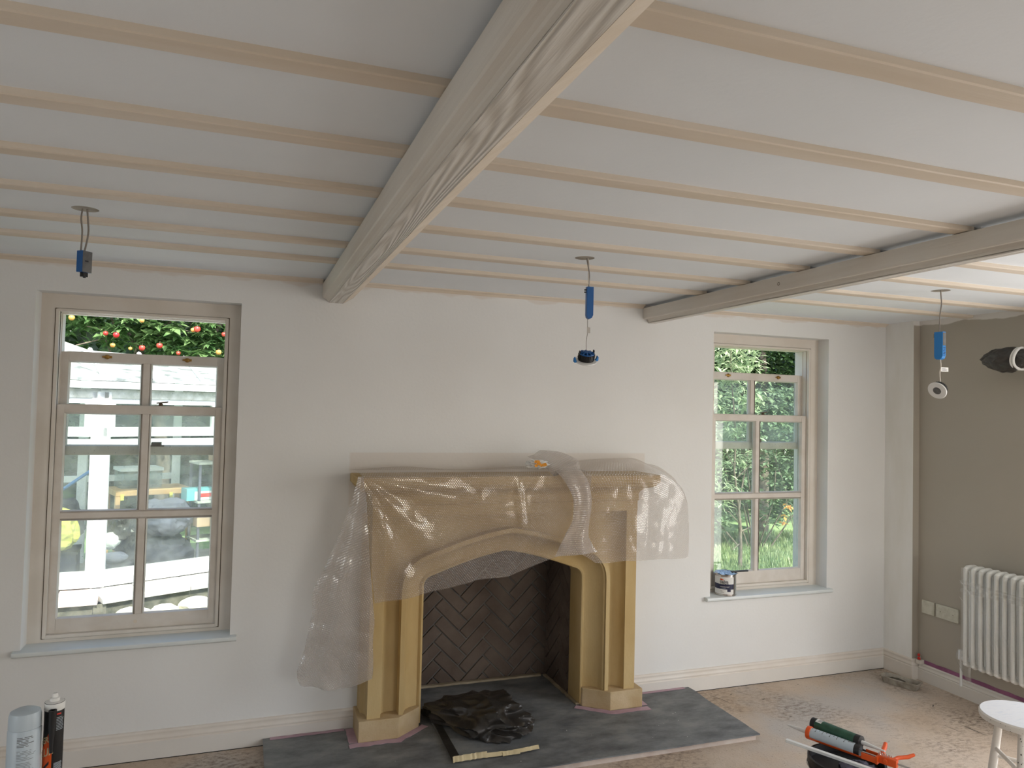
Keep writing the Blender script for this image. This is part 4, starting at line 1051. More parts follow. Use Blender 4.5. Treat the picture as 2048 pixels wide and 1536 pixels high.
# ------------------------------------------------------------------ column radiator
rad = thing('column_radiator', 'white column radiator in clear film on the taupe wall', 'radiator', (4.28, -1.0, .24))
proto = None
def rad_section():
    mb = MB()
    x0, x1 = 4.232, 4.326; zb, zt = .243, .848
    for x in (x0, (x0 + x1) / 2, x1):
        mb.tube([(x, 0, zb + .03), (x, 0, zt - .03)], .0125, 14)
    for z, s in ((zt - .028, 1), (zb + .028, -1)):
        # rounded headers
        pts = [(x0 - .0, 0, z - s * .010), (x0 + .004, 0, z + s * .010), (x0 + .018, 0, z + s * .017), ((x0 + x1) / 2, 0, z + s * .018), (x1 - .018, 0, z + s * .017), (x1 - .004, 0, z + s * .010), (x1, 0, z - s * .010)]
        mb.tube(pts, [.0125, .0155, .0165, .0165, .0165, .0155, .0125], 14)
        mb.tube([((x0 + x1) / 2, -.0245, z), ((x0 + x1) / 2, .0245, z)], .013, 12)
    return mb.mesh('section', 'radiator', smooth=True)
sm = rad_section()
for k in range(14):
    o = bpy.data.objects.new('section', sm); COL.objects.link(o); o.parent = rad; o.location = (0, -.694 - k * .0492, 0)
MB().tube([(4.279, -.668, .270), (4.279, -.640, .270)], .016, 14).tube([(4.279, -.628, .262), (4.279, -.628, .318)], [.017, .015], 14).tube([(4.279, -.628, .262), (4.279, -.628, .10)], .0075, 10).build('valve', 'white_gloss', rad, smooth=True)
# clear film: loose bands round the sections and a bag over the valve
rf = random.Random(2)
def film(z0, z1, y0, y1, slope, seed):
    def fn(u, v):
        y = lerp(y0, y1, u); z = lerp(z0, z1, v) + slope * u
        return (4.2145 + .0025 * math.sin(y * 128) + .0025 * noise.noise(Vector((y * 20, z * 30, seed))), y, z)
    vs, fs = grid_surface(fn, 60, 8)
    MB().add(vs, fs).build('stretch_film', 'clear_plastic', rad, smooth='all')
film(.27, .84, -.676, -1.42, 0, 1); film(.735, .765, -.672, -1.42, -.03, 2); film(.69, .71, -.672, -1.42, .02, 3)
mb = MB()
for a, b in (((.76, -.672), (.45, -.98)), ((.73, -.70), (.38, -1.10)), ((.745, -.672), (.735, -1.40)), ((.66, -.672), (.30, -1.0)), ((.50, -.85), (.27, -1.05))):
    P = [(4.2095 + .001 * math.sin(i), lerp(a[1], b[1], i / 14), lerp(a[0], b[0], i / 14) + .002 * math.sin(i * 1.3)) for i in range(15)]
    mb.tube(P, .0006, 5)
mb.build('film_crease', 'white_gloss', rad, smooth=True)
def valvebag(u, v):
    a = u * 2 * PI; z = lerp(.33, .145, v); r = interp([(0, .020), (.25, .042), (.5, .036), (.75, .022), (1, .012)], v)
    return (4.262 + r * math.cos(a) * .8, -.640 - .055 * v + r * math.sin(a) + .004 * math.sin(a * 5 + v * 9), z + .006 * math.sin(3 * a) * v)
vs, fs = grid_surface(valvebag, 32, 16); MB().add(vs, fs).build('valve_bag', 'clear_plastic', rad, smooth='all')
settle(rad)

# blank wall plates
for y0, y1, lab in ((-.365, -.270, 'square cream blank wall plate nearest the corner pier'), (-.540, -.377, 'wide cream double wall plate beside the radiator')):
    o = MB().box(4.362, 4.3755, y0, y1, .446, .534).build('wall_plate', 'socket', bevel=.005, label=lab, category='wall plate')
    yc = (y0 + y1) / 2; w_ = (y1 - y0) / 2
    if w_ > .06: MB().lathe([(.003, 0), (.003, .0008)], 10, (0, 0, 0), Matrix.Translation((4.3618, yc - .045, .49)) @ Matrix.Rotation(-PI / 2, 4, 'Y')).lathe([(.003, 0), (.003, .0008)], 10, (0, 0, 0), Matrix.Translation((4.3618, yc + .045, .49)) @ Matrix.Rotation(-PI / 2, 4, 'Y')).build('screw_cap', 'tray', o)
    else: MB().box(4.3612, 4.362, y0 + .012, y1 - .012, .456, .524).build('plate_face', 'socket', o)

# capped pipes in the corner
t = thing('capped_pipes', 'two red caps on pipe stubs standing above the pier baseboard', 'pipe caps', (4.352, -.262, .14))
MB().tube([(4.349, -.262, .136), (4.349, -.262, .150)], .006, 10).tube([(4.357, -.268, .136), (4.357, -.268, .136 + .03)], .006, 10).build('pipe_stub', 'metal', t, smooth=True)
for x, y, z in ((4.350, -.262, .1625), (4.345, -.268, .1425)):
    MB().lathe([(.0085, 0), (.0095, .004), (.0085, .013), (.004, .0155)], 16, (x, y, z - .003)).build('red_cap', 'red', t, smooth=True)
MB().tube([(4.338 + .012 * math.cos(a) , -.262, .158 + .016 * math.sin(a)) for a in [2 * PI * k / 20 for k in range(21)]], .0018, 6).build('wire_loop', 'cable', t, smooth=True)
MB().box(4.336, 4.374, -.285, -.2505, .1125, .1365).build('notched_block', 'trim', t)
settle(t)

# dirty trough on the floor in the corner
t = thing('mixing_trough', 'small dirty rectangular trough on the floor by the corner pier', 'trough', (4.155, -.30, 0))
def rr_ring(cx, cy, hx_, hy_, r, z, rot, n=5):
    out = []
    for sx, sy, a0 in ((1, 1, 0), (-1, 1, 90), (-1, -1, 180), (1, -1, 270)):
        for k in range(n + 1):
            a = math.radians(a0 + 90 * k / n); x = sx * (hx_ - r) + r * math.cos(a); y = sy * (hy_ - r) + r * math.sin(a)
            c, s = math.cos(rot), math.sin(rot); out.append((cx + x * c - y * s, cy + x * s + y * c, z))
    return out
rt_ = math.radians(20)
rings = [rr_ring(4.150, -.305, .036, .100, .012, .001, rt_), rr_ring(4.150, -.305, .047, .114, .016, .040, rt_), rr_ring(4.150, -.305, .053, .120, .018, .041, rt_), rr_ring(4.150, -.305, .053, .120, .018, .045, rt_),
         rr_ring(4.150, -.305, .044, .111, .014, .044, rt_), rr_ring(4.150, -.305, .033, .097, .010, .006, rt_)]
MB().sweep(rings).build('tray_body', 'tray', t, smooth=True)
crumple('dried_filler', (4.165, -.262, .016), (.030, .055, .014), 'chip', 9, None, None, .3, 5, 3, None, .0075, parent=t)
settle(t)

# ------------------------------------------------------------------ paint tin on the right sill
t = thing('paint_tin', 'silver paint tin with navy label band on the right window sill', 'paint tin', (3.029, .034, .578))
cx, cy, z0 = 3.029, .034, .5785
MB().lathe([(.066, 0), (.0685, .001), (.0685, .005), (.0665, .007), (.0665, .128), (.0685, .130), (.0685, .134), (.062, .135), (.060, .131), (.02, .131)], 48, (cx, cy, z0)).build('tin_body', 'metal', t, smooth=True)
def on_cyl(r, phi0, zc):
    return lambda x, y: Vector((cx + r * math.sin(phi0 + x / r), cy - r * math.cos(phi0 + x / r), zc + y))
def cyl_band(name, r, a0, a1, zs0, zs1, m, c=(cx, cy), n=24, parent=None, top=None):
    vs = []; 
    for i in range(n + 1):
        a = lerp(a0, a1, i / n)
        vs += [(c[0] + r * math.sin(a), c[1] - r * math.cos(a), zs0 if not callable(zs0) else zs0(i / n)), (c[0] + r * math.sin(a), c[1] - r * math.cos(a), zs1 if not callable(zs1) else zs1(i / n))]
    return MB().add(vs, [(2 * i, 2 * i + 2, 2 * i + 3, 2 * i + 1) for i in range(n)]).build(name, m, parent, smooth='all')
A0 = math.radians(-42)
cyl_band('white_label', .0668, A0 - 1.25, A0 + .95, z0 + .012, z0 + .120, 'paper', parent=t)
cyl_band('navy_band', .0670, A0 - 1.25, A0 + .95, z0 + .043, lambda u: z0 + .074 + .004 * abs(u - .5) , 'navy', parent=t)
cyl_band('orange_flash', .0671, A0 - .38, A0 - .02, z0 + .100, lambda u: z0 + .112 - .010 * u, 'orange', parent=t)
cyl_band('size_box', .0672, A0 + .28, A0 + .62, z0 + .028, z0 + .050, 'navy', parent=t)
text('Dulux', .021, 'lettering', 'ink', t, on_cyl(.0672, A0 - .42, z0 + .086), bold=.0006)
text('TRADE', .018, 'lettering', 'ink', t, on_cyl(.0672, A0 - .44, z0 + .0765) if False else on_cyl(.0672, A0 - .44, z0 + .0745 + .001), bold=.0006)
text('UNDERCOAT', .010, 'lettering', 'paper', t, on_cyl(.0674, A0 - .42, z0 + .055))
for k, (w_, zz) in enumerate(((.032, .047), (.022, .022), (.012, .030))):
    cyl_band('print_line', .0674, A0 - .35, A0 - .35 + w_ / .067, z0 + zz, z0 + zz + .0018, 'grey_tube' if k == 0 else 'grey_label', parent=t, n=8)
def foil(u, v):
    a = u * 2 * PI; r = lerp(.01, .074, v) + .006 * math.sin(a * 7) * v
    return (cx + r * math.cos(a), cy + r * math.sin(a), z0 + .1365 + .010 * (1 - v) + .008 * abs(math.sin(a * 5 + v * 9)) - .004 * v * v)
vs, fs = grid_surface(foil, 48, 8); MB().add(vs, fs).build('foil_cover', 'metal', t, smooth='all')
MB().box(cx + .020, cx + .150, cy - .036, cy - .018, z0 + .142, z0 + .152).build('brush_handle', 'black', t, bevel=.003)
settle(t)

# ------------------------------------------------------------------ painted stool, lower right
t = thing('round_stool', 'white round-topped wooden stool with chipped paint, in front of the radiator', 'stool', (3.09, -1.885, 0))
sx, sy, sz = 3.088, -1.872, .552
MB().lathe([(0, -.030), (.150, -.030), (.158, -.026), (.1605, -.018), (.1605, -.006), (.156, -.0005)], 64, (sx, sy, sz)).build('seat', 'stool', t, smooth=True)
MB().lathe([(.1565, -.0015), (.1555, .0004), (0, .0004)], 64, (sx, sy, sz)).build('seat_top', 'stool_top', t, smooth=True)
tv = Vector((-.81, -.58)); lv = Vector((-.58, .81)); legs = []
for ang in (6, 128, -112):
    a = math.radians(ang); d = tv * math.cos(a) + lv * math.sin(a)
    p0 = Vector((sx + d.x * .108, sy + d.y * .108, sz - .029)); p1 = Vector((sx + d.x * .185, sy + d.y * .185, 0.002)); legs.append((p0, p1))
    MB().tube([p0, p0.lerp(p1, .3), p0.lerp(p1, .6), p1], [.0135, .0155, .0165, .0135], 18).build('leg', 'stool', t, smooth=True)
for i, j, f in ((0, 1, .30), (1, 2, .36), (2, 0, .42)):
    MB().tube([legs[i][0].lerp(legs[i][1], f), legs[j][0].lerp(legs[j][1], f)], .0085, 12).build('stretcher', 'stool', t, smooth=True)
rc = random.Random(6); mb = MB()
for k in range(20):
    a = math.atan2(-.58, -.81) + rc.uniform(-1.1, 1.1); zz = sz - rc.uniform(.006, .026); q = rc.uniform(.0008, .0028); r = .1612
    mb.add([(sx + r * math.cos(a + e * q / r), sy + r * math.sin(a + e * q / r), zz + f_ * q * .6) for e, f_ in ((-1, 0), (-.2, -1), (1, -.3), (.4, 1))], [(0, 1, 2, 3)])
for k in range(22):
    p0, p1 = legs[0]; f_ = rc.uniform(.04, .5); c_ = p0.lerp(p1, f_); a = math.atan2(-.58, -.81) + rc.uniform(-.9, 1.0); q = rc.uniform(.0008, .0024); r = .0172
    mb.add([(c_.x + r * math.cos(a + e * q / r), c_.y + r * math.sin(a + e * q / r), c_.z + g_ * q * 1.6) for e, g_ in ((-1, 0), (-.2, -1), (1, -.3), (.4, 1))], [(0, 1, 2, 3)])
mb.build('paint_chips', 'chip', t, kind='stuff')
settle(t)

# ------------------------------------------------------------------ bucket with tools, lower right
bx, by = 2.488, -1.548
t = thing('bucket', 'black plastic bucket of rubbish under the sealant guns', 'bucket', (bx, by, 0))
MB().lathe([(.105, 0), (.112, .002), (.140, .268), (.152, .270), (.152, .314), (.148, .316), (.143, .314), (.137, .262), (.108, .006), (0, .006)], 48, (bx, by, 0)).build('bucket_body', 'black', t, smooth=True)
MB().lathe([(.1525, .272), (.1545, .274), (.1545, .279), (.1525, .281)], 48, (bx, by, 0)).build('rim_rib', 'black', t, smooth=True)
MB().tube([(bx + .154 * math.cos(a), by + .154 * math.sin(a), .288 - .075 * math.sin(q * PI)) for q, a in [(k / 20, math.radians(150 + 150 * k / 20)) for k in range(21)]], .0022, 6).build('wire_handle', 'metal', t, smooth=True)
settle(t)
crumple('crumpled_cloth', (bx + .03, by - .04, .262), (.085, .075, .040), 'jacket', 41, 'crumpled grey-white cloth inside the black bucket', 'cloth', .35, 4.5, 5)
flat_strip('cardboard_offcut', [(bx - .09, by + .03), (bx - .02, by + .055), (bx + .05, by + .06), (bx + .09, by + .03)], .05, 'tape_cream', 'tan cardboard offcut inside the black bucket', .272, th=.004, cat='cardboard', seed=9)
# white stick resting across the rim
d0, d1 = Vector((2.330, -1.368, .335)), Vector((2.560, -1.765, .318))
ax = (d1 - d0).normalized(); m = Matrix.Translation(d0) @ ax.to_track_quat('X', 'Z').to_matrix().to_4x4()
MB().box(0, (d1 - d0).length, -.009, .009, -.006, .006).xf(m).build('white_strip', 'white_gloss', bevel=.002, label='white square strip laid across the bucket in front of the orange gun', category='strip')
# sealant gun with a pale blue cartridge
g0 = Vector((2.452, -1.362, .352)); g1 = Vector((2.632, -1.798, .350)); ax = (g1 - g0).normalized()
gm = Matrix.Translation(g0) @ ax.to_track_quat('X', 'Z').to_matrix().to_4x4()
t = thing('sealant_gun', 'orange sealant gun holding a pale blue cartridge across the bucket', 'caulking gun', tuple(g0))
def half_shell(mb, x0, x1, r, a0, a1, th=.0015, n=14):
    secs = []
    for x in (x0, x1):
        ring = [(x, r * math.cos(a), r * math.sin(a)) for a in [math.radians(lerp(a0, a1, k / n)) for k in range(n + 1)]]
        ring += [(x, (r - th) * math.cos(a), (r - th) * math.sin(a)) for a in [math.radians(lerp(a1, a0, k / n)) for k in range(n + 1)]]
        secs.append(ring)
    mb.sweep(secs)
mb = MB(); mb.lathe([(.012, 0), (.027, .0), (.0275, .002), (.0275, .016), (.026, .018)], 28, (0, 0, 0), Matrix.Rotation(PI / 2, 4, 'Y'))
half_shell(mb, .016, .245, .0272, 205, 262); half_shell(mb, .016, .245, .0272, 278, 335)
mb.box(.240, .300, -.026, -.022, -.018, .006).box(.240, .300, .022, .026, -.018, .006).box(.296, .304, -.026, .026, -.020, .010)
mb.xf(gm).build('cradle', 'orange', t)
MB().lathe([(.0235, .010), (.0235, .222), (.0228, .226), (.0205, .226), (.0205, .205), (0, .205)], 32, (0, 0, 0), Matrix.Rotation(PI / 2, 4, 'Y')).xf(gm).build('cartridge', 'grey_tube', t, smooth=True)
MB().lathe([(.0239, .206), (.0241, .208), (.0241, .226), (.0238, .228), (.0215, .228), (.0215, .20)], 32, (0, 0, 0), Matrix.Rotation(PI / 2, 4, 'Y')).xf(gm).build('end_collar', 'black', t, smooth=True)
MB().lathe([(.009, 0), (.0085, -.03), (.0045, -.078), (.003, -.092)], 16, (0, 0, 0), Matrix.Rotation(PI / 2, 4, 'Y')).xf(gm).build('nozzle', 'paper', t, smooth=True)
mb = MB(); rl = random.Random(3)
def on_gun(r, x0, a0): return lambda x, y: gm @ Vector((x0 + x, r * math.cos(a0 + y / r), r * math.sin(a0 + y / r)))
rp = .0237
for k in range(11):
    xx = .022 + k * .0155
    for j in range(2 + (k % 2)):
        a = math.radians(66 + j * 24); ln = rl.uniform(.007, .013)
        v_ = []
        for e in range(4):
            aa = a + e * .09; v_ += [(xx, rp * math.cos(aa), rp * math.sin(aa)), (xx + ln * .35, rp * math.cos(aa), rp * math.sin(aa))]
        mb.add(v_, [(2 * e, 2 * e + 1, 2 * e + 3, 2 * e + 2) for e in range(3)])
for k in range(12):
    a0_ = math.radians(75); xx = .180 + k * .0016
    v_ = []
    for e in range(5): v_ += [(xx, rp * math.cos(a0_ + e * .13), rp * math.sin(a0_ + e * .13)), (xx + (.0009 if k % 3 else .0004), rp * math.cos(a0_ + e * .13), rp * math.sin(a0_ + e * .13))]
    mb.add(v_, [(2 * e, 2 * e + 1, 2 * e + 3, 2 * e + 2) for e in range(4)])
mb.xf(gm).build('printed_label', 'grey_label', t)
MB().tube([(.20, 0, 0), (.46, 0, 0)], .0038, 10).xf(gm).build('plunger_rod', 'metal', t, smooth=True)
mb = MB(); mb.box(.300, .372, -.012, .012, -.016, .014); mb.lathe([(.010, 0), (.010, .006)], 16, (0, 0, 0), Matrix.Translation((.33, -.012, .0)) @ Matrix.Rotation(PI / 2, 4, 'X'))
mb.xf(gm).build('grip_housing', 'orange', t, bevel=.003)
mb = MB(); mb.tube([gm @ Vector(p) for p in ((.315, .012, .002), (.300, .040, .012), (.296, .070, .020), (.290, .094, .026))], [.010, .009, .0095, .008], 12); mb.build('handle', 'orange', t, smooth=True)
mb = MB(); mb.tube([gm @ Vector(p) for p in ((.350, .012, .002), (.358, .045, .006), (.385, .078, .010), (.400, .100, .018))], [.009, .008, .008, .006], 12); mb.build('trigger', 'orange', t, smooth=True)
P = [gm @ Vector((.300 + .048 * k / 60, .0075 * math.cos(k * .75), .016 + .0075 * math.sin(k * .75))) for k in range(61)]
MB().tube(P, .0013, 6).build('spring', 'metal', t, smooth=True)
settle(t)
# dark green cartridge behind
g0 = Vector((2.508, -1.330, .372)); g1 = Vector((2.600, -1.700, .378)); ax = (g1 - g0).normalized()
gm = Matrix.Translation(g0) @ ax.to_track_quat('X', 'Z').to_matrix().to_4x4()
t = thing('sealant_cartridge', 'dark green sealant cartridge with white nozzle lying behind the orange gun', 'cartridge', tuple(g0))
MX = Matrix.Rotation(PI / 2, 4, 'Y')
MB().lathe([(.024, .020), (.024, .212)], 32, (0, 0, 0), MX).xf(gm).build('tube_body', 'green', t, smooth=True)
MB().lathe([(.018, .002), (.0243, 0), (.0245, .020), (.024, .0215)], 32, (0, 0, 0), MX).lathe([(.0245, .205), (.0245, .228), (.010, .231)], 32, (0, 0, 0), MX).xf(gm).build('end_caps', 'black', t, smooth=True)
MB().lathe([(.0085, .228), (.0085, .25), (.004, .315), (.0035, .330)], 16, (0, 0, 0), MX).xf(gm).build('nozzle', 'paper', t, smooth=True)
v_ = []
for e in range(9):
    aa = math.radians(62 + e * 9); v_ += [(.024, .0243 * math.cos(aa), .0243 * math.sin(aa)), (.052, .0243 * math.cos(aa), .0243 * math.sin(aa))]
MB().add(v_, [(2 * e, 2 * e + 1, 2 * e + 3, 2 * e + 2) for e in range(8)]).xf(gm).build('barcode_label', 'paper', t)
mb = MB()
for k in range(14):
    xx = .034 + k * .0012; v_ = []
    for e in range(6):
        aa = math.radians(72 + e * 10); v_ += [(xx, .0245 * math.cos(aa), .0245 * math.sin(aa)), (xx + (.0006 if k % 2 else .0003), .0245 * math.cos(aa), .0245 * math.sin(aa))]
    mb.add(v_, [(2 * e, 2 * e + 1, 2 * e + 3, 2 * e + 2) for e in range(5)])
mb.xf(gm).build('barcode', 'ink', t)
settle(t)

# ------------------------------------------------------------------ bench, lower left, with spray can and glue tube
Rh = Vector((.941, -.3375, 0)).normalized(); Fh = Vector((.3375, .941, 0)).normalized(); C0 = Vector((.0892, -4.0, 0))
def L(r, f, z): p = C0 + Rh * r + Fh * f; return Vector((p.x, p.y, z))
tz = .872
t = thing('work_bench', 'plain wooden work bench below the left window, mostly out of view', 'bench', tuple(L(-1.25, 1.45, 0)))
rotb = math.atan2(Rh.y, Rh.x)
mB = Matrix.Translation(L(-1.28, 1.44, 0)) @ Matrix.Rotation(rotb, 4, 'Z')
MB().box(-.36, .30, -.26, .262, tz - .03, tz).xf(mB).build('bench_top', 'table', t, bevel=.003)
for a, b in ((-.31, -.21), (.25, -.21), (-.31, .21), (.25, .21)):
    MB().box(a - .02, a + .02, b - .02, b + .02, 0.001, tz - .03).xf(mB).build('leg', 'table', t)
settle(t)
# spray can
c = L(-1.060, 1.650, tz + .0005); cx, cy, z0 = c
t = thing('spray_can', 'pale grey spray can with printed back label at the lower left', 'spray can', tuple(c))
MB().lathe([(.030, 0), (.0325, .002), (.0325, .136), (.030, .140), (.0295, .142)], 40, (cx, cy, z0)).build('can_body', 'grey_tube', t, smooth=True)
MB().lathe([(.0300, .1405), (.0318, .142), (.0314, .166), (.0290, .175), (.022, .1785), (0, .179)], 40, (cx, cy, z0)).build('cap', 'grey_tube', t, smooth=True)
fa = math.atan2(cx - .0892, -(cy + 4.0)) * 0 + math.atan2(-(cx - .0892), (cy + 4.0))  # angle that faces the viewer side
fa = math.atan2(.0892 - cx, (cy + 4.0))
cyl_band('blue_block', .0327, fa - 1.35, fa - .62, z0 + .005, z0 + .050, 'navy', (cx, cy), parent=t)
rl = random.Random(12)
mb = MB()
for k in range(34):
    zz = z0 + .128 - k * .0032; a0_ = fa - .42; a1_ = fa + rl.uniform(.2, .75)
    if k in (7, 8, 16, 23): continue
    seg = 8; v_ = []
    hh = .0014 if k < 7 else .0008
    for e in range(seg + 1):
        a = lerp(a0_, a1_, e / seg); v_ += [(cx + .0328 * math.sin(a), cy - .0328 * math.cos(a), zz), (cx + .0328 * math.sin(a), cy - .0328 * math.cos(a), zz + hh)]
    mb.add(v_, [(2 * e, 2 * e + 2, 2 * e + 3, 2 * e + 1) for e in range(seg) if rl.random() > .12])
mb.build('printed_text', 'grey_label', t)
settle(t)
# glue tube, black and orange
c = L(-1.020, 1.690, tz + .0005); cx, cy, z0 = c
t = thing('glue_cartridge', 'black and orange glue cartridge standing right of the spray can', 'cartridge', tuple(c))
rT = .0198
MB().lathe([(.0185, 0), (rT, .002), (rT, .182)], 40, (cx, cy, z0)).build('tube_body', 'black', t, smooth=True)
MB().lathe([(rT + .0002, .165), (rT + .0008, .166), (rT + .0008, .180), (rT - .001, .1825), (.010, .184), (.010, .190), (.0065, .192), (.0062, .197), (.0045, .200), (0, .2005)], 40, (cx, cy, z0)).build('shoulder', 'paper', t, smooth=True)
MB().lathe([(rT + .0002, .0), (rT + .0006, .004), (rT + .0002, .008)], 40, (cx, cy, z0)).build('foot_ring', 'paper', t, smooth=True)
fa = math.atan2(.0892 - cx, (cy + 4.0))
cyl_band('orange_panel', rT + .0003, fa - 1.45, fa - .10, z0 + .010, lambda u: z0 + .075 + .060 * u * (1 if u < .75 else .6) , 'orange', (cx, cy), parent=t)
cyl_band('orange_base', rT + .0003, fa - .12, fa + 1.3, z0 + .008, z0 + .020, 'orange', (cx, cy), parent=t)
cyl_band('black_slash', rT + .0005, fa - 1.05, fa - .35, lambda u: z0 + .034 + .016 * u, lambda u: z0 + .041 + .016 * u, 'ink', (cx, cy), parent=t)
cc = (cx, cy)
def on_tube(a0, zc, slope=0.0): return lambda x, y: Vector((cc[0] + (rT + .0006) * math.sin(a0 + x / rT), cc[1] - (rT + .0006) * math.cos(a0 + x / rT), zc + y + slope * x))
text('SUPER', .019, 'lettering', 'tape_cream', t, on_tube(fa - 2.35, z0 + .082, .45), bold=.0006, sx=.72)
text('GLUE', .024, 'lettering', 'tape_cream', t, on_tube(fa - 2.1, z0 + .055, .45), bold=.0008, sx=.72)
mb = MB()
for k in range(22):
    zz = z0 + (.150 - k * .0034 if k < 9 else .050 - (k - 9) * .0023)
    a0_ = fa + .12 + (0 if k >= 9 else .1); a1_ = fa + rl.uniform(.8, 1.2); v_ = []
    for e in range(7):
        a = lerp(a0_, a1_, e / 6); v_ += [(cx + (rT + .0006) * math.sin(a), cy - (rT + .0006) * math.cos(a), zz), (cx + (rT + .0006) * math.sin(a), cy - (rT + .0006) * math.cos(a), zz + .001)]
    mb.add(v_, [(2 * e, 2 * e + 2, 2 * e + 3, 2 * e + 1) for e in range(6)])
mb.build('printed_text', 'grey_tube', t)
cyl_band('red_title', rT + .0006, fa + .25, fa + .70, z0 + .157, z0 + .160, 'red', (cx, cy), parent=t)
# spare nozzle strapped to the side
nzp = L(-1.066, 1.668, 0); q = Vector((cx, cy, 0)) + Vector((math.sin(fa - .12), -math.cos(fa - .12), 0)) * (rT + .0075)
MB().lathe([(.0035, .078), (.0045, .098), (.0062, .125), (.0072, .135), (.0072, .167), (.0082, .169), (.0082, .172), (.0062, .172), (.0058, .150)], 20, (q.x, q.y, z0)).build('spare_nozzle', 'black', t, smooth=True)
settle(t)
def lump(u, v):
    a = u * 2 * PI; r = lerp(0, 1, v) ; z = tz + .001 + .024 * math.cos(v * PI / 2) ** .6 * (1 + .3 * math.sin(a * 3))
    p = L(-.995 + .058 * r * math.cos(a) * (1 + .12 * math.sin(3 * a)), 1.655 + .038 * r * math.sin(a), z); return tuple(p)
vs, fs = grid_surface(lump, 30, 12); MB().add(vs, fs).build('plastic_packet', 'clear_plastic', smooth='all', label='clear crumpled plastic packet on the bench beside the glue cartridge', category='packet')

# ================================================================== OUTSIDE
MB().box(-9, 14, .30, 16, -.30, -.14).build('lawn', 'grass', label='green lawn outside beyond the windows', category='lawn')
# patio between the house and the garden room
MB().box(-4.0, 1.4, .30, 2.66, -.139, -.02).build('patio', 'patio', label='pale sunlit patio outside the left window', category='patio')

# ------------------------------------------------------------------ garden room (conservatory)
A = Vector((-1.00, 2.80))
aR = math.radians(26); aL = math.radians(184.5)
dR = Vector((math.cos(aR), math.sin(aR))); nR = Vector((math.sin(aR), -math.cos(aR)))
dL = Vector((math.cos(aL), math.sin(aL))); nL = Vector((-math.sin(aL) * -1, -abs(math.cos(aL)))); nL = Vector((.0785, -.9969))
LR, LL = 2.5, 1.5
cons = thing('conservatory', 'white framed conservatory outside the left window', 'conservatory', (A.x, A.y, 0))
def seg_box(mb, o, d, n_, s0, s1, o0, o1, z0, z1):
    # box along direction d from s0..s1, offset o0..o1 behind the front line (away from the house)
    P = lambda s, q, z: (o.x + d.x * s - n_.x * q, o.y + d.y * s - n_.y * q, z)
    vs = [P(s0, o0, z0), P(s1, o0, z0), P(s1, o1, z0), P(s0, o1, z0), P(s0, o0, z1), P(s1, o0, z1), P(s1, o1, z1), P(s0, o1, z1)]
    mb.add(vs, [(0, 3, 2, 1), (4, 5, 6, 7), (0, 1, 5, 4), (1, 2, 6, 5), (2, 3, 7, 6), (3, 0, 4, 7)])
def wing(d, n_, ln, mats):
    mb = MB(); seg_box(mb, A, d, n_, -.06, ln, -.065, .16, -.14, .087); mb.build('dwarf_wall', 'dwarf', cons)
    # coping slabs, one by one
    s = 0; k = 0
    while s < ln:
        w_ = .40 if k else .30
        mb = MB(); P = lambda ss, q, z: (A.x + d.x * ss - n_.x * q, A.y + d.y * ss - n_.y * q, z)
        z0_, z1_ = .088, .122 + .002 * (k % 2)
        a, b = s + .003, min(s + w_ - .003, ln)
        mb.add([P(a, -.10, z0_), P(b, -.10, z0_), P(b, .20, z0_), P(a, .20, z0_), P(a, -.10, z1_), P(b, -.10, z1_), P(b, .20, z1_ + .044), P(a, .20, z1_ + .044)],
               [(0, 3, 2, 1), (4, 5, 6, 7), (0, 1, 5, 4), (1, 2, 6, 5), (2, 3, 7, 6), (3, 0, 4, 7)])
        mb.build('coping_slab', mats, cons, bevel=.004); s += w_; k += 1
    mb = MB(); seg_box(mb, A, d, n_, 0, ln, .175, .25, .158, .172); mb.build('sill_joint', 'dwarf', cons)
    return None
wing(dR, nR, LR, 'coping'); wing(dL, nL, LL, 'coping_pink')
Z0, ZT, ZE = .172, 1.50, 1.80
# corner post
mb = MB(); seg_box(mb, A, dR, nR, -.02, .075, .17, .25, .165, ZE); seg_box(mb, A, dL, nL, -.02, .125, .17, .25, .165, ZE); mb.build('corner_post', 'upvc', cons, bevel=.006)
def glazed(d, n_, ln, bays, first):
    mb = MB(); seg_box(mb, A, d, n_, 0, ln, .16, .245, Z0, Z0 + .125); seg_box(mb, A, d, n_, 0, ln, .15, .175, Z0, Z0 + .03); mb.build('bottom_rail', 'upvc', cons, bevel=.004)
    mb = MB(); seg_box(mb, A, d, n_, 0, ln, .17, .245, 1.42, 1.50); seg_box(mb, A, d, n_, 0, ln, .165, .245, 1.335, 1.40); mb.build('transom', 'upvc', cons, bevel=.004)
    mb = MB(); seg_box(mb, A, d, n_, 0, ln, .17, .245, 1.745, 1.82); mb.build('fascia_board', 'upvc_dirty', cons)
    mb = MB(); seg_box(mb, A, d, n_, 0, ln, .10, .20, 1.825, 1.885); mb.build('gutter', 'upvc', cons, bevel=.01)
    s = first; k = 0
    while s < ln:
        e = min(s + bays, ln)
        MB_ = MB(); seg_box(MB_, A, d, n_, s, e - .07, .205, .211, Z0 + .125, 1.335); MB_.build('pane', 'glass_dusty', cons)
        MB_ = MB(); seg_box(MB_, A, d, n_, s + .05, e - .12, .203, .209, 1.50, 1.70); MB_.build('pane', 'glass_dusty', cons)
        MB_ = MB(); seg_box(MB_, A, d, n_, e - .07, e, .17, .245, Z0 + .12, 1.75)
        for a_, b_, c_, d_ in ((s, e - .07, 1.70, 1.745), (s, s + .05, 1.5, 1.70), (e - .12, e - .07, 1.5, 1.70)): seg_box(MB_, A, d, n_, a_, b_, .18, .225, c_, d_)
        MB_.build('mullion', 'upvc', cons); s = e; k += 1
glazed(dR, nR, LR, 1.0, .075); glazed(dL, nL, LL, .75, .125)
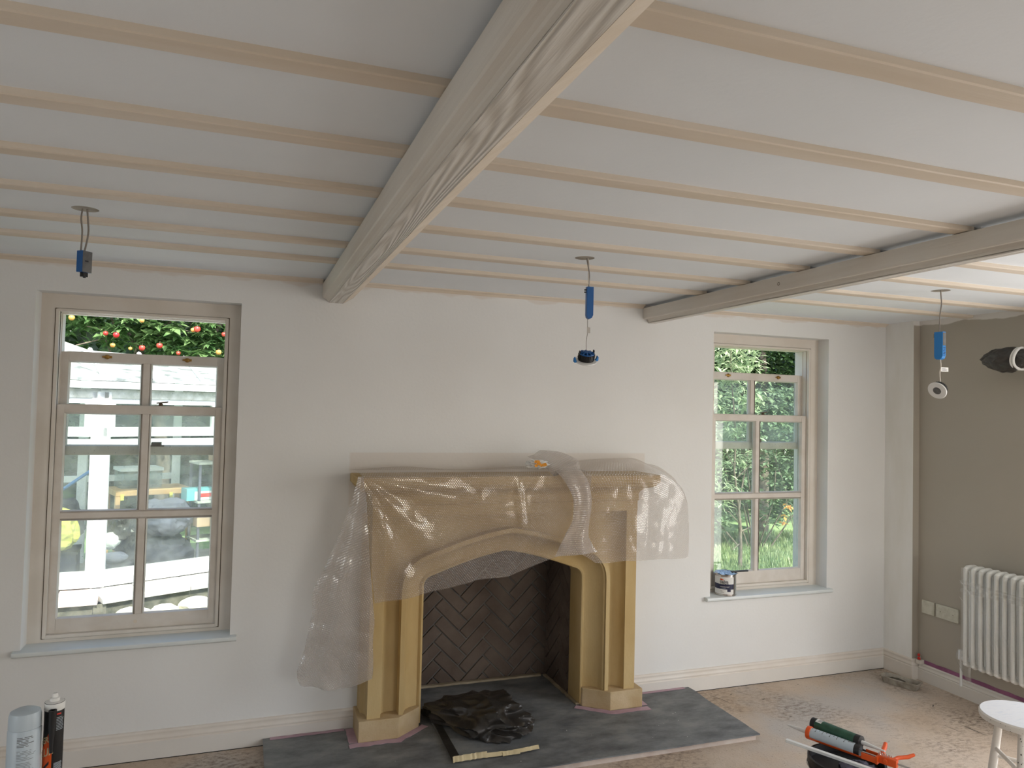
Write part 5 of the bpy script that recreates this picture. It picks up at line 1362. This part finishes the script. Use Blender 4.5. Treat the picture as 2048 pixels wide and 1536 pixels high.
# roof: eaves rise to a ridge on the far side, ribs on top
def Pw(d, n_, s, q, z): return Vector((A.x + d.x * s - n_.x * q, A.y + d.y * s - n_.y * q, z))
e0 = Pw(dR, nR, 0, .12, 1.89); eR = Pw(dR, nR, LR, .12, 1.89); eL = Pw(dL, nL, LL, .12, 1.89)
rL = Vector((-2.75, 4.3, 2.66)); rM = Vector((-1.42, 4.35, 2.20)); rR = Vector((1.1, 5.3, 2.12))
for nm, q in (('roof_sheet', (eL, e0, rM, rL)), ('roof_sheet', (e0, eR, rR, rM))):
    MB().add([tuple(p) for p in q] + [(p.x, p.y, p.z + .02) for p in q], [(0, 1, 2, 3), (7, 6, 5, 4), (0, 4, 5, 1), (1, 5, 6, 2), (2, 6, 7, 3), (3, 7, 4, 0)]).build(nm, 'roof_sheet', cons)
for k in range(7):
    f_ = k / 6
    a = e0.lerp(eR, f_); b = rM.lerp(rR, f_); MB().tube([a + Vector((0, 0, .03)), b + Vector((0, 0, .03))], .022, 6).build('roof_bar', 'upvc', cons)
for k in range(1, 4):
    f_ = k / 3; MB().tube([e0.lerp(eL, f_) + Vector((0, 0, .03)), rM.lerp(rL, f_) + Vector((0, 0, .03))], .022, 6).build('roof_bar', 'upvc', cons)
# far side framing
for x, y in ((-2.3, 4.3), (-1.45, 4.4), (-.62, 4.7), (.3, 5.0), (1.0, 5.25)):
    MB().box(x - .04, x + .04, y - .03, y + .03, .1, 2.15).build('far_post', 'upvc', cons)
MB().add([(-2.4, 4.30, .9), (-1.40, 4.40, .9), (-.62, 4.70, .9), (-.62, 4.70, .96), (-1.40, 4.40, .96), (-2.4, 4.30, .96), (-2.4, 4.36, .9), (-1.40, 4.46, .9), (-.62, 4.76, .9), (-.62, 4.76, .96), (-1.40, 4.46, .96), (-2.4, 4.36, .96)],
         [(0, 1, 4, 5), (1, 2, 3, 4), (6, 11, 10, 7), (7, 10, 9, 8), (5, 4, 10, 11), (4, 3, 9, 10)]).build('far_rail', 'upvc', cons)
mb = MB(); mb.add([(-2.4, 2.9, .10), (-.95, 3.0, .10), (1.3, 3.9, .10), (1.0, 5.25, .10), (-2.4, 4.3, .10)], [(0, 1, 2, 3, 4)]); mb.build('conservatory_floor', 'table', cons)
settle(cons)

def inside(name, s, q, z): return Pw(dR, nR, s, q, z)
# things stored inside the conservatory
def rbox(name, c, size, rot, m, label, cat, bevel=.008, extra=None):
    mm = Matrix.Translation(c) @ Matrix.Rotation(rot, 4, 'Z')
    o = MB().box(-size[0] / 2, size[0] / 2, -size[1] / 2, size[1] / 2, 0, size[2]).xf(mm).build(name, m, bevel=bevel, label=label, category=cat)
    if extra: extra(mm, o)
    return o
crumple('yellow_sack', (-1.47, 3.35, .60), (.20, .16, .20), 'yellow', 51, 'bright yellow sack seen through the lower left pane', 'sack', .18, 2.5, 4)
rbox('storage_crate', (-1.50, 3.38, .11), (.46, .34, .30), .1, 'darkgrey', 'dark grey crate under the yellow sack', 'crate', extra=lambda mm, o: MB().box(-.24, .24, -.18, .18, .29, .315).xf(mm).build('lid', 'black', o))
def frame_legs(mm, o):
    for a, b in ((-.32, -.2), (.32, -.2), (-.32, .2), (.32, .2)): MB().box(a - .02, a + .02, b - .02, b + .02, -.70, 0).xf(mm).build('leg', 'timber', o)
    MB().box(-.30, -.27, -.226, -.222, -.035, .02).box(.13, .16, -.226, -.222, -.035, .02).xf(mm).build('yellow_clip', 'yellow', o)
rbox('trestle', (-.80, 4.02, .83), (.68, .44, .055), .36, 'timber', 'orange timber trestle with small yellow clips', 'trestle', extra=frame_legs)
rbox('plastic_tub', (-.90, 4.04, .886), (.36, .30, .17), .36, 'tub_plastic', 'milky storage tub standing on the orange trestle', 'tub', extra=lambda mm, o: MB().box(-.19, .19, -.16, .16, .165, .195).xf(mm).build('lid', 'upvc', o))
crumple('jacket_pile', (-.60, 3.52, .665), (.22, .16, .17), 'jacket', 61, 'slate grey jacket heaped in front of the orange trestle', 'jacket', .20, 3, 5)
crumple('dark_bag', (-.64, 3.56, .31), (.27, .16, .20), 'darkgrey', 62, 'dark bulky bag under the slate jacket', 'bag', .22, 3, 5, None, .105)
crumple('black_bag', (-.94, 3.42, .56), (.12, .12, .18), 'binbag', 63, 'black bag between the white cushion and the jacket', 'bag', .25, 4, 4)
crumple('white_cushion', (-1.02, 3.32, .49), (.085, .06, .075), 'paper', 64, 'small white cushion behind the conservatory corner post', 'cushion', .10, 3, 4)
crumple('grey_shoe', (-.96, 3.27, .355), (.10, .07, .05), 'jacket', 65, 'grey rubber shoe low behind the corner post', 'shoe', .08, 2, 4)
rbox('shoe_box', (-1.0, 3.36, .11), (.3, .25, .19), .3, 'darkgrey', 'dark box under the grey shoe', 'box')
def shelf_parts(mm, o):
    for z in (-.36, -.72): MB().box(-.30, .30, -.15, .15, z, z + .02).xf(mm).build('shelf_board', 'upvc_dirty', o)
    for a, b in ((-.28, -.13), (.28, -.13), (-.28, .13), (.28, .13)): MB().box(a - .01, a + .01, b - .01, b + .01, -1.02, 0).xf(mm).build('post', 'jacket', o)
rbox('shelf_unit', (-.10, 3.74, 1.14), (.60, .30, .022), .37, 'upvc_dirty', 'pale metal shelf unit at the right of the conservatory view', 'shelves', extra=shelf_parts)
rbox('cardboard_box', (-.10, 3.74, 1.165), (.26, .22, .13), .37, 'card', 'plain cardboard box on the top shelf', 'box')
rbox('cardboard_box', (-.28, 3.56, .56), (.14, .12, .14), .37, 'card', 'small open cardboard box below the shelves', 'box')
def pk_parts(mm, o):
    MB().box(-.131, .131, -.081, .081, .085, .112).xf(mm).build('cyan_lid', 'cyan', o); MB().box(-.02, .12, -.0835, -.0805, .03, .065).xf(mm).build('red_panel', 'red', o)
    MB().box(-.131, -.06, -.0825, .0825, .0, .09).xf(mm).build('cyan_end', 'cyan', o)
rbox('carton', (-.33, 3.64, .802), (.22, .16, .11), .37, 'upvc', 'white, cyan and red carton in the middle shelf', 'carton', extra=pk_parts)
rbox('storage_box', (-.04, 3.72, .445), (.30, .22, .30), .37, 'darkgrey', 'dark box on the lower shelf at the right', 'box')
rbox('dark_case', (-.06, 3.72, .802), (.20, .2, .30), .37, 'darkgrey', 'dark case on the middle shelf beside the carton', 'case')
MB().tube([(-1.72, 3.6, .82), (-1.45, 3.62, .92), (-1.22, 3.66, 1.10)], .014, 10).build('blue_pole', 'blue_bright', smooth=True, label='blue pole leaning across the left pane', category='pole')
MB().tube([(-1.95, 3.6, .74), (-1.73, 3.6, .815)], .014, 10).build('pole_tip', 'yellow', bpy.data.objects['blue_pole'])
crumple('dark_heap', (-1.55, 3.82, .60), (.24, .13, .24), 'darkgrey', 71, 'dark heap behind the yellow sack', 'sack', .2, 3, 4)

# stones by the dwarf wall
for k, (x, y, r, lab) in enumerate(((-.72, 2.66, .085, 'leftmost rough cream stone at the foot of the conservatory wall'), (-.50, 2.74, .07, 'small cream stone second from the left by the conservatory wall'),
                                  (-.26, 2.84, .095, 'broad cream stone second from the right by the conservatory wall'), (.0, 2.96, .10, 'rightmost large cream stone by the conservatory wall'))):
    o = crumple('garden_stone', (x, y - .06, .012), (r * 1.5, r, r * .8), 'gravel', 80 + k, lab, 'stone', .22, 2.5, 3)
    o['group'] = 'cream stones at the foot of the conservatory wall'

# ------------------------------------------------------------------ vegetation
def leaves(name, n_, pos, size, asp, m, seed, droop=.3, label=None, cat=None, parent=None, cluster=1, kind='stuff', spread=.05):
    r = random.Random(seed); V = []; Fc = []
    for c_ in range(n_):
        c = Vector(pos(r)); az0 = r.uniform(0, 6.28)
        for q in range(cluster):
            az = az0 + q * 2.4 + r.uniform(-.3, .3); el = r.uniform(-droop - .5, .6 - droop)
            d = Vector((math.cos(az) * math.cos(el), math.sin(az) * math.cos(el), math.sin(el)))
            sd = d.cross(Vector((r.uniform(-.4, .4), r.uniform(-.4, .4), 1))).normalized(); up = sd.cross(d)
            ln = size * r.uniform(.6, 1.25); w_ = ln * asp
            p = c + (Vector((r.uniform(-1, 1), r.uniform(-1, 1), r.uniform(-1, 1))) * spread if cluster > 1 else Vector())
            k = len(V)
            V += [p, p + d * ln * .45 + sd * w_ + up * w_ * .35, p + d * ln - up * ln * .08, p + d * ln * .45 - sd * w_ + up * w_ * .35, p + d * ln * .45]
            Fc += [(k, k + 4, k + 1), (k + 1, k + 4, k + 2), (k, k + 3, k + 4), (k + 3, k + 2, k + 4)]
    me = bpy.data.meshes.new(name); me.from_pydata([tuple(v) for v in V], [], Fc); me.materials.append(MT[m])
    o = bpy.data.objects.new(name, me); COL.objects.link(o)
    if parent is not None: o.parent = parent
    if kind: o['kind'] = kind
    if label: o['label'] = label; o['category'] = cat
    return o
def blob_pos(blobs):
    tot = sum(b[3] for b in blobs)
    def f(r):
        q = r.uniform(0, tot)
        for x, y, z, w_, rx, ry, rz in blobs:
            q -= w_
            if q <= 0: break
        d = Vector((r.gauss(0, 1), r.gauss(0, 1), r.gauss(0, 1))).normalized() * (r.uniform(.5, 1) ** .5)
        return (x + d.x * rx, y + d.y * ry, z + d.z * rz)
    return f
# apple tree beyond the conservatory
t = thing('apple_tree', 'apple tree full of red fruit beyond the conservatory roof', 'tree', (-.9, 6.1, -.14))
mb = MB(); mb.tube([(-.9, 6.1, -.138), (-.88, 6.1, 1.0), (-1.0, 6.0, 1.9), (-1.3, 5.9, 2.6), (-1.7, 5.8, 3.3)], [.09, .08, .06, .04, .02], 10)
mb.tube([(-1.0, 6.0, 1.8), (-.5, 5.8, 2.3), (-.2, 5.6, 2.8), (.2, 5.6, 3.3)], [.05, .04, .03, .015], 8)
for k in range(14):
    r = random.Random(k); x = r.uniform(-2, .4); z = r.uniform(2.1, 3.0); mb.tube([(x, 5.8, z), (x + r.uniform(-.3, .3), 5.6, z + .25), (x + r.uniform(-.5, .5), 5.4, z + r.uniform(.1, .5))], [.016, .011, .006], 6)
mb.build('branches', 'bark', t, smooth=True)
leaves('foliage', 900, blob_pos([(-2.0, 5.7, 2.95, 3, .55, .45, .50), (-1.35, 5.65, 2.75, 3, .50, .4, .40), (-.75, 5.6, 2.75, 3, .5, .4, .45), (-.15, 5.6, 2.75, 3, .5, .4, .45), (-1.0, 5.7, 3.2, 2, 1.2, .5, .3), (-.5, 5.7, 2.35, 1.5, .6, .4, .2)]), .130, .22, 'leaf_apple', 5, .15, parent=t, cluster=8, spread=.015)
settle(t)
apples = [(-1.73, 5.03, 2.60, .040, 'apple_pale', 'pale orange apple in the top left corner of the left window'),
          (-1.30, 5.05, 2.44, .042, 'apple', 'bright red apple below the dark gap in the left window'),
          (-1.42, 5.15, 2.46, .034, 'apple', 'dull red apple half hidden left of the bright red one'),
          (-1.33, 5.05, 2.325, .034, 'apple_pale', 'greenish orange apple just above the left sash fastener'),
          (-1.04, 5.05, 2.31, .042, 'apple', 'red apple low in the tree above the sash middle, left of its pair'),
          (-.865, 5.05, 2.345, .042, 'apple', 'red apple low in the tree, right of its pair'),
          (-.483, 5.03, 2.55, .046, 'apple', 'largest bright red apple high at the right of the left window'),
          (-.53, 5.10, 2.545, .034, 'apple_pale', 'pinkish apple touching the largest red one'),
          (-.67, 5.05, 2.27, .030, 'apple', 'dark red apple near the right sash fastener'),
          (-.20, 5.06, 2.51, .034, 'apple', 'red apple at the right edge of the left window'),
          (-1.16, 5.08, 2.30, .026, 'apple_pale', 'small yellow apple low between two fasteners'),
          (-.25, 5.05, 2.30, .040, 'apple_pale', 'peach coloured apple at the lower right above the sash'),
          (-1.06, 5.12, 2.62, .032, 'apple_pale', 'orange apple at the top edge of the left window')]
for k, (x, y, z, ra, am, lab) in enumerate(apples):
    q = ra / .033 * .80
    o = MB().lathe([(.003 * q, -.024 * q), (.016 * q, -.028 * q), (.030 * q, -.012 * q), (.033 * q, .006 * q), (.026 * q, .024 * q), (.010 * q, .030 * q), (.002 * q, .024 * q)], 14, (x, y, z)).build('apple', am, smooth='all', label=lab, category='apple')
    o['group'] = 'apples on the tree'
    MB().tube([(x, y, z + .024 * q), (x + .004, y, z + .05 * q)], .002, 5).build('stalk', 'bark', o)
# dark hedge behind everything
hedge = thing('hedge', 'tall dark hedge closing off the garden behind both windows', 'hedge', (2.5, 8.2, -.14))
def hedge_pt(u, v):
    x = lerp(-7, 14, u); return (x, 8.2 + .5 * noise.noise(Vector((x * .8, v * 3, 0))) + (.9 if v > .9 else 0), lerp(-.138, 4.6, v) + .4 * noise.noise(Vector((x * .9, 9, 0))) * v)
vs, fs = grid_surface(hedge_pt, 80, 20); MB().add(vs, fs).build('hedge_body', 'leaf_dark', hedge)
leaves('hedge_leaves', 3800, lambda r: (r.uniform(-4, 11.5), 7.85 + r.uniform(-.35, .3), r.uniform(.15, 4.4)), .16, .3, 'leaf_dark', 9, .3, parent=hedge, cluster=5, spread=.10)
settle(hedge)

# right window: young tree, willow-leaved shrub, bushes and grass
t = thing('young_tree', 'young thin-trunked tree with pale willow leaves outside the right window', 'tree', (5.80, 3.55, -.14))
mb = MB()
mb.tube([(5.80, 3.55, -.14), (5.80, 3.55, .15), (5.79, 3.55, .38), (5.77, 3.55, .56)], [.026, .023, .021, .020], 10)
mb.tube([(5.77, 3.55, .55), (5.70, 3.5, .78), (5.62, 3.45, 1.05), (5.60, 3.4, 1.5), (5.52, 3.4, 2.2), (5.5, 3.4, 2.8)], [.018, .015, .013, .011, .008, .005], 8)
mb.tube([(5.77, 3.55, .55), (5.84, 3.6, .8), (5.92, 3.6, 1.2), (6.0, 3.6, 1.9)], [.012, .010, .008, .005], 8)
for a in (((5.77, 3.55, .58), (5.6, 3.5, .70), (5.42, 3.4, .88)), ((5.78, 3.55, .40), (5.6, 3.5, .55), (5.35, 3.45, .66)), ((5.79, 3.55, .30), (5.95, 3.55, .36), (6.1, 3.5, .5)), ((5.79, 3.55, .16), (5.65, 3.5, .10), (5.5, 3.5, .3)), ((5.65, 3.47, .95), (5.85, 3.4, 1.15), (5.95, 3.4, 1.45)), ((5.62, 3.45, 1.1), (5.45, 3.4, 1.3), (5.3, 3.3, 1.4))):
    mb.tube(list(a), [.007, .005, .003], 6)
mb.build('trunk', 'bark', t, smooth=True)
leaves('foliage', 330, blob_pos([(5.35, 3.35, 2.45, 3, .35, .3, .40), (5.6, 3.4, 2.6, 2, .3, .3, .3), (5.45, 3.35, 1.9, 2.2, .3, .3, .45), (5.85, 3.5, 2.05, 1.5, .22, .2, .45), (5.35, 3.4, 1.25, 1.2, .25, .2, .3), (5.35, 3.4, .85, 1.6, .22, .2, .22), (5.75, 3.5, 1.35, 1, .25, .2, .3)]), .115, .13, 'leaf_willow', 15, .35, parent=t, cluster=6, spread=.05)
settle(t)
t = thing('garden_shrub', 'mid green broad-leaved shrub filling the lower half of the right window view', 'shrub', (6.9, 4.6, -.14))
mb = MB()
for k in range(9):
    r = random.Random(k + 40); x = 6.9 + r.uniform(-1.1, .9); mb.tube([(x * .3 + 6.9 * .7, 4.6, -.13), (x, 4.5 + r.uniform(-.3, .3), .6), (x + r.uniform(-.3, .3), 4.4, 1.4 + r.uniform(-.3, .5))], [.012, .008, .004], 6)
mb.build('stems', 'bark', t, smooth=True)
leaves('foliage', 1500, blob_pos([(6.2, 4.6, 1.0, 3, .6, .4, .55), (7.1, 4.6, .95, 4, .7, .4, .75), (7.8, 4.8, 1.1, 2, .6, .4, .9), (6.6, 4.9, 1.6, 3, .7, .4, .5), (7.4, 4.9, 1.8, 2, .6, .4, .35), (6.0, 4.8, .35, 2, .6, .4, .3)]), .085, .34, 'leaf_shrub', 16, .25, parent=t, cluster=6, spread=.05)
settle(t)
t = thing('dark_evergreen', 'very dark evergreen behind the shrub at the upper right', 'tree', (8.0, 5.9, -.14))
MB().tube([(8.0, 5.9, -.14), (8.0, 5.9, 2.0), (7.9, 5.9, 3.4)], [.10, .08, .04], 10).build('trunk', 'bark', t, smooth=True)
leaves('foliage', 1500, blob_pos([(8.2, 5.9, 2.6, 3, 1.0, .5, .9), (7.6, 5.9, 1.9, 2, .8, .5, .7), (9.0, 6.0, 1.6, 2, .9, .5, .9), (8.3, 5.9, 3.3, 2, 1.0, .5, .4)]), .10, .32, 'leaf_dark', 18, .25, parent=t, cluster=6, spread=.08)
settle(t)
t = thing('amber_spray', 'spray of amber and pale leaves outside the lower right panes', 'plant', (5.95, 2.9, -.14))
MB().tube([(6.2, 3.0, -.14), (6.12, 2.95, .3), (5.98, 2.9, .62), (5.90, 2.88, .80)], [.006, .005, .004, .003], 6).build('stem', 'bark', t, smooth=True)
leaves('leaf_spray', 4, lambda r: (5.95 + r.uniform(-.05, .05), 2.9, .62 + r.uniform(-.12, .15)), .085, .30, 'leaf_amber', 19, .3, parent=t, cluster=4, spread=.02)
settle(t)
def grass(n_, seed, x0, x1, y0, y1, h, label):
    r = random.Random(seed); V = []; Fc = []
    for k in range(n_):
        x, y = r.uniform(x0, x1), r.uniform(y0, y1); hh = h * r.uniform(.4, 1.2); a = r.uniform(0, 6.28); b = r.uniform(.05, .5) * hh
        dx, dy = math.cos(a), math.sin(a); w_ = .006
        i = len(V); V += [(x - dy * w_, y + dx * w_, -.14), (x + dy * w_, y - dx * w_, -.14), (x + dx * b * .4 + dy * w_ * .7, y + dy * b * .4 - dx * w_ * .7, -.14 + hh * .6), (x + dx * b * .4 - dy * w_ * .7, y + dy * b * .4 + dx * w_ * .7, -.14 + hh * .6), (x + dx * b, y + dy * b, -.14 + hh)]
        Fc += [(i, i + 1, i + 2, i + 3), (i + 3, i + 2, i + 4)]
    me = bpy.data.meshes.new('grass'); me.from_pydata(V, [], Fc); me.materials.append(MT['blade'])
    o = bpy.data.objects.new('long_grass', me); COL.objects.link(o); o['kind'] = 'stuff'; o['label'] = label; o['category'] = 'grass'
grass(16000, 3, 4.6, 8.6, 2.2, 5.6, .095, 'long sunlit grass under the young tree outside the right window')
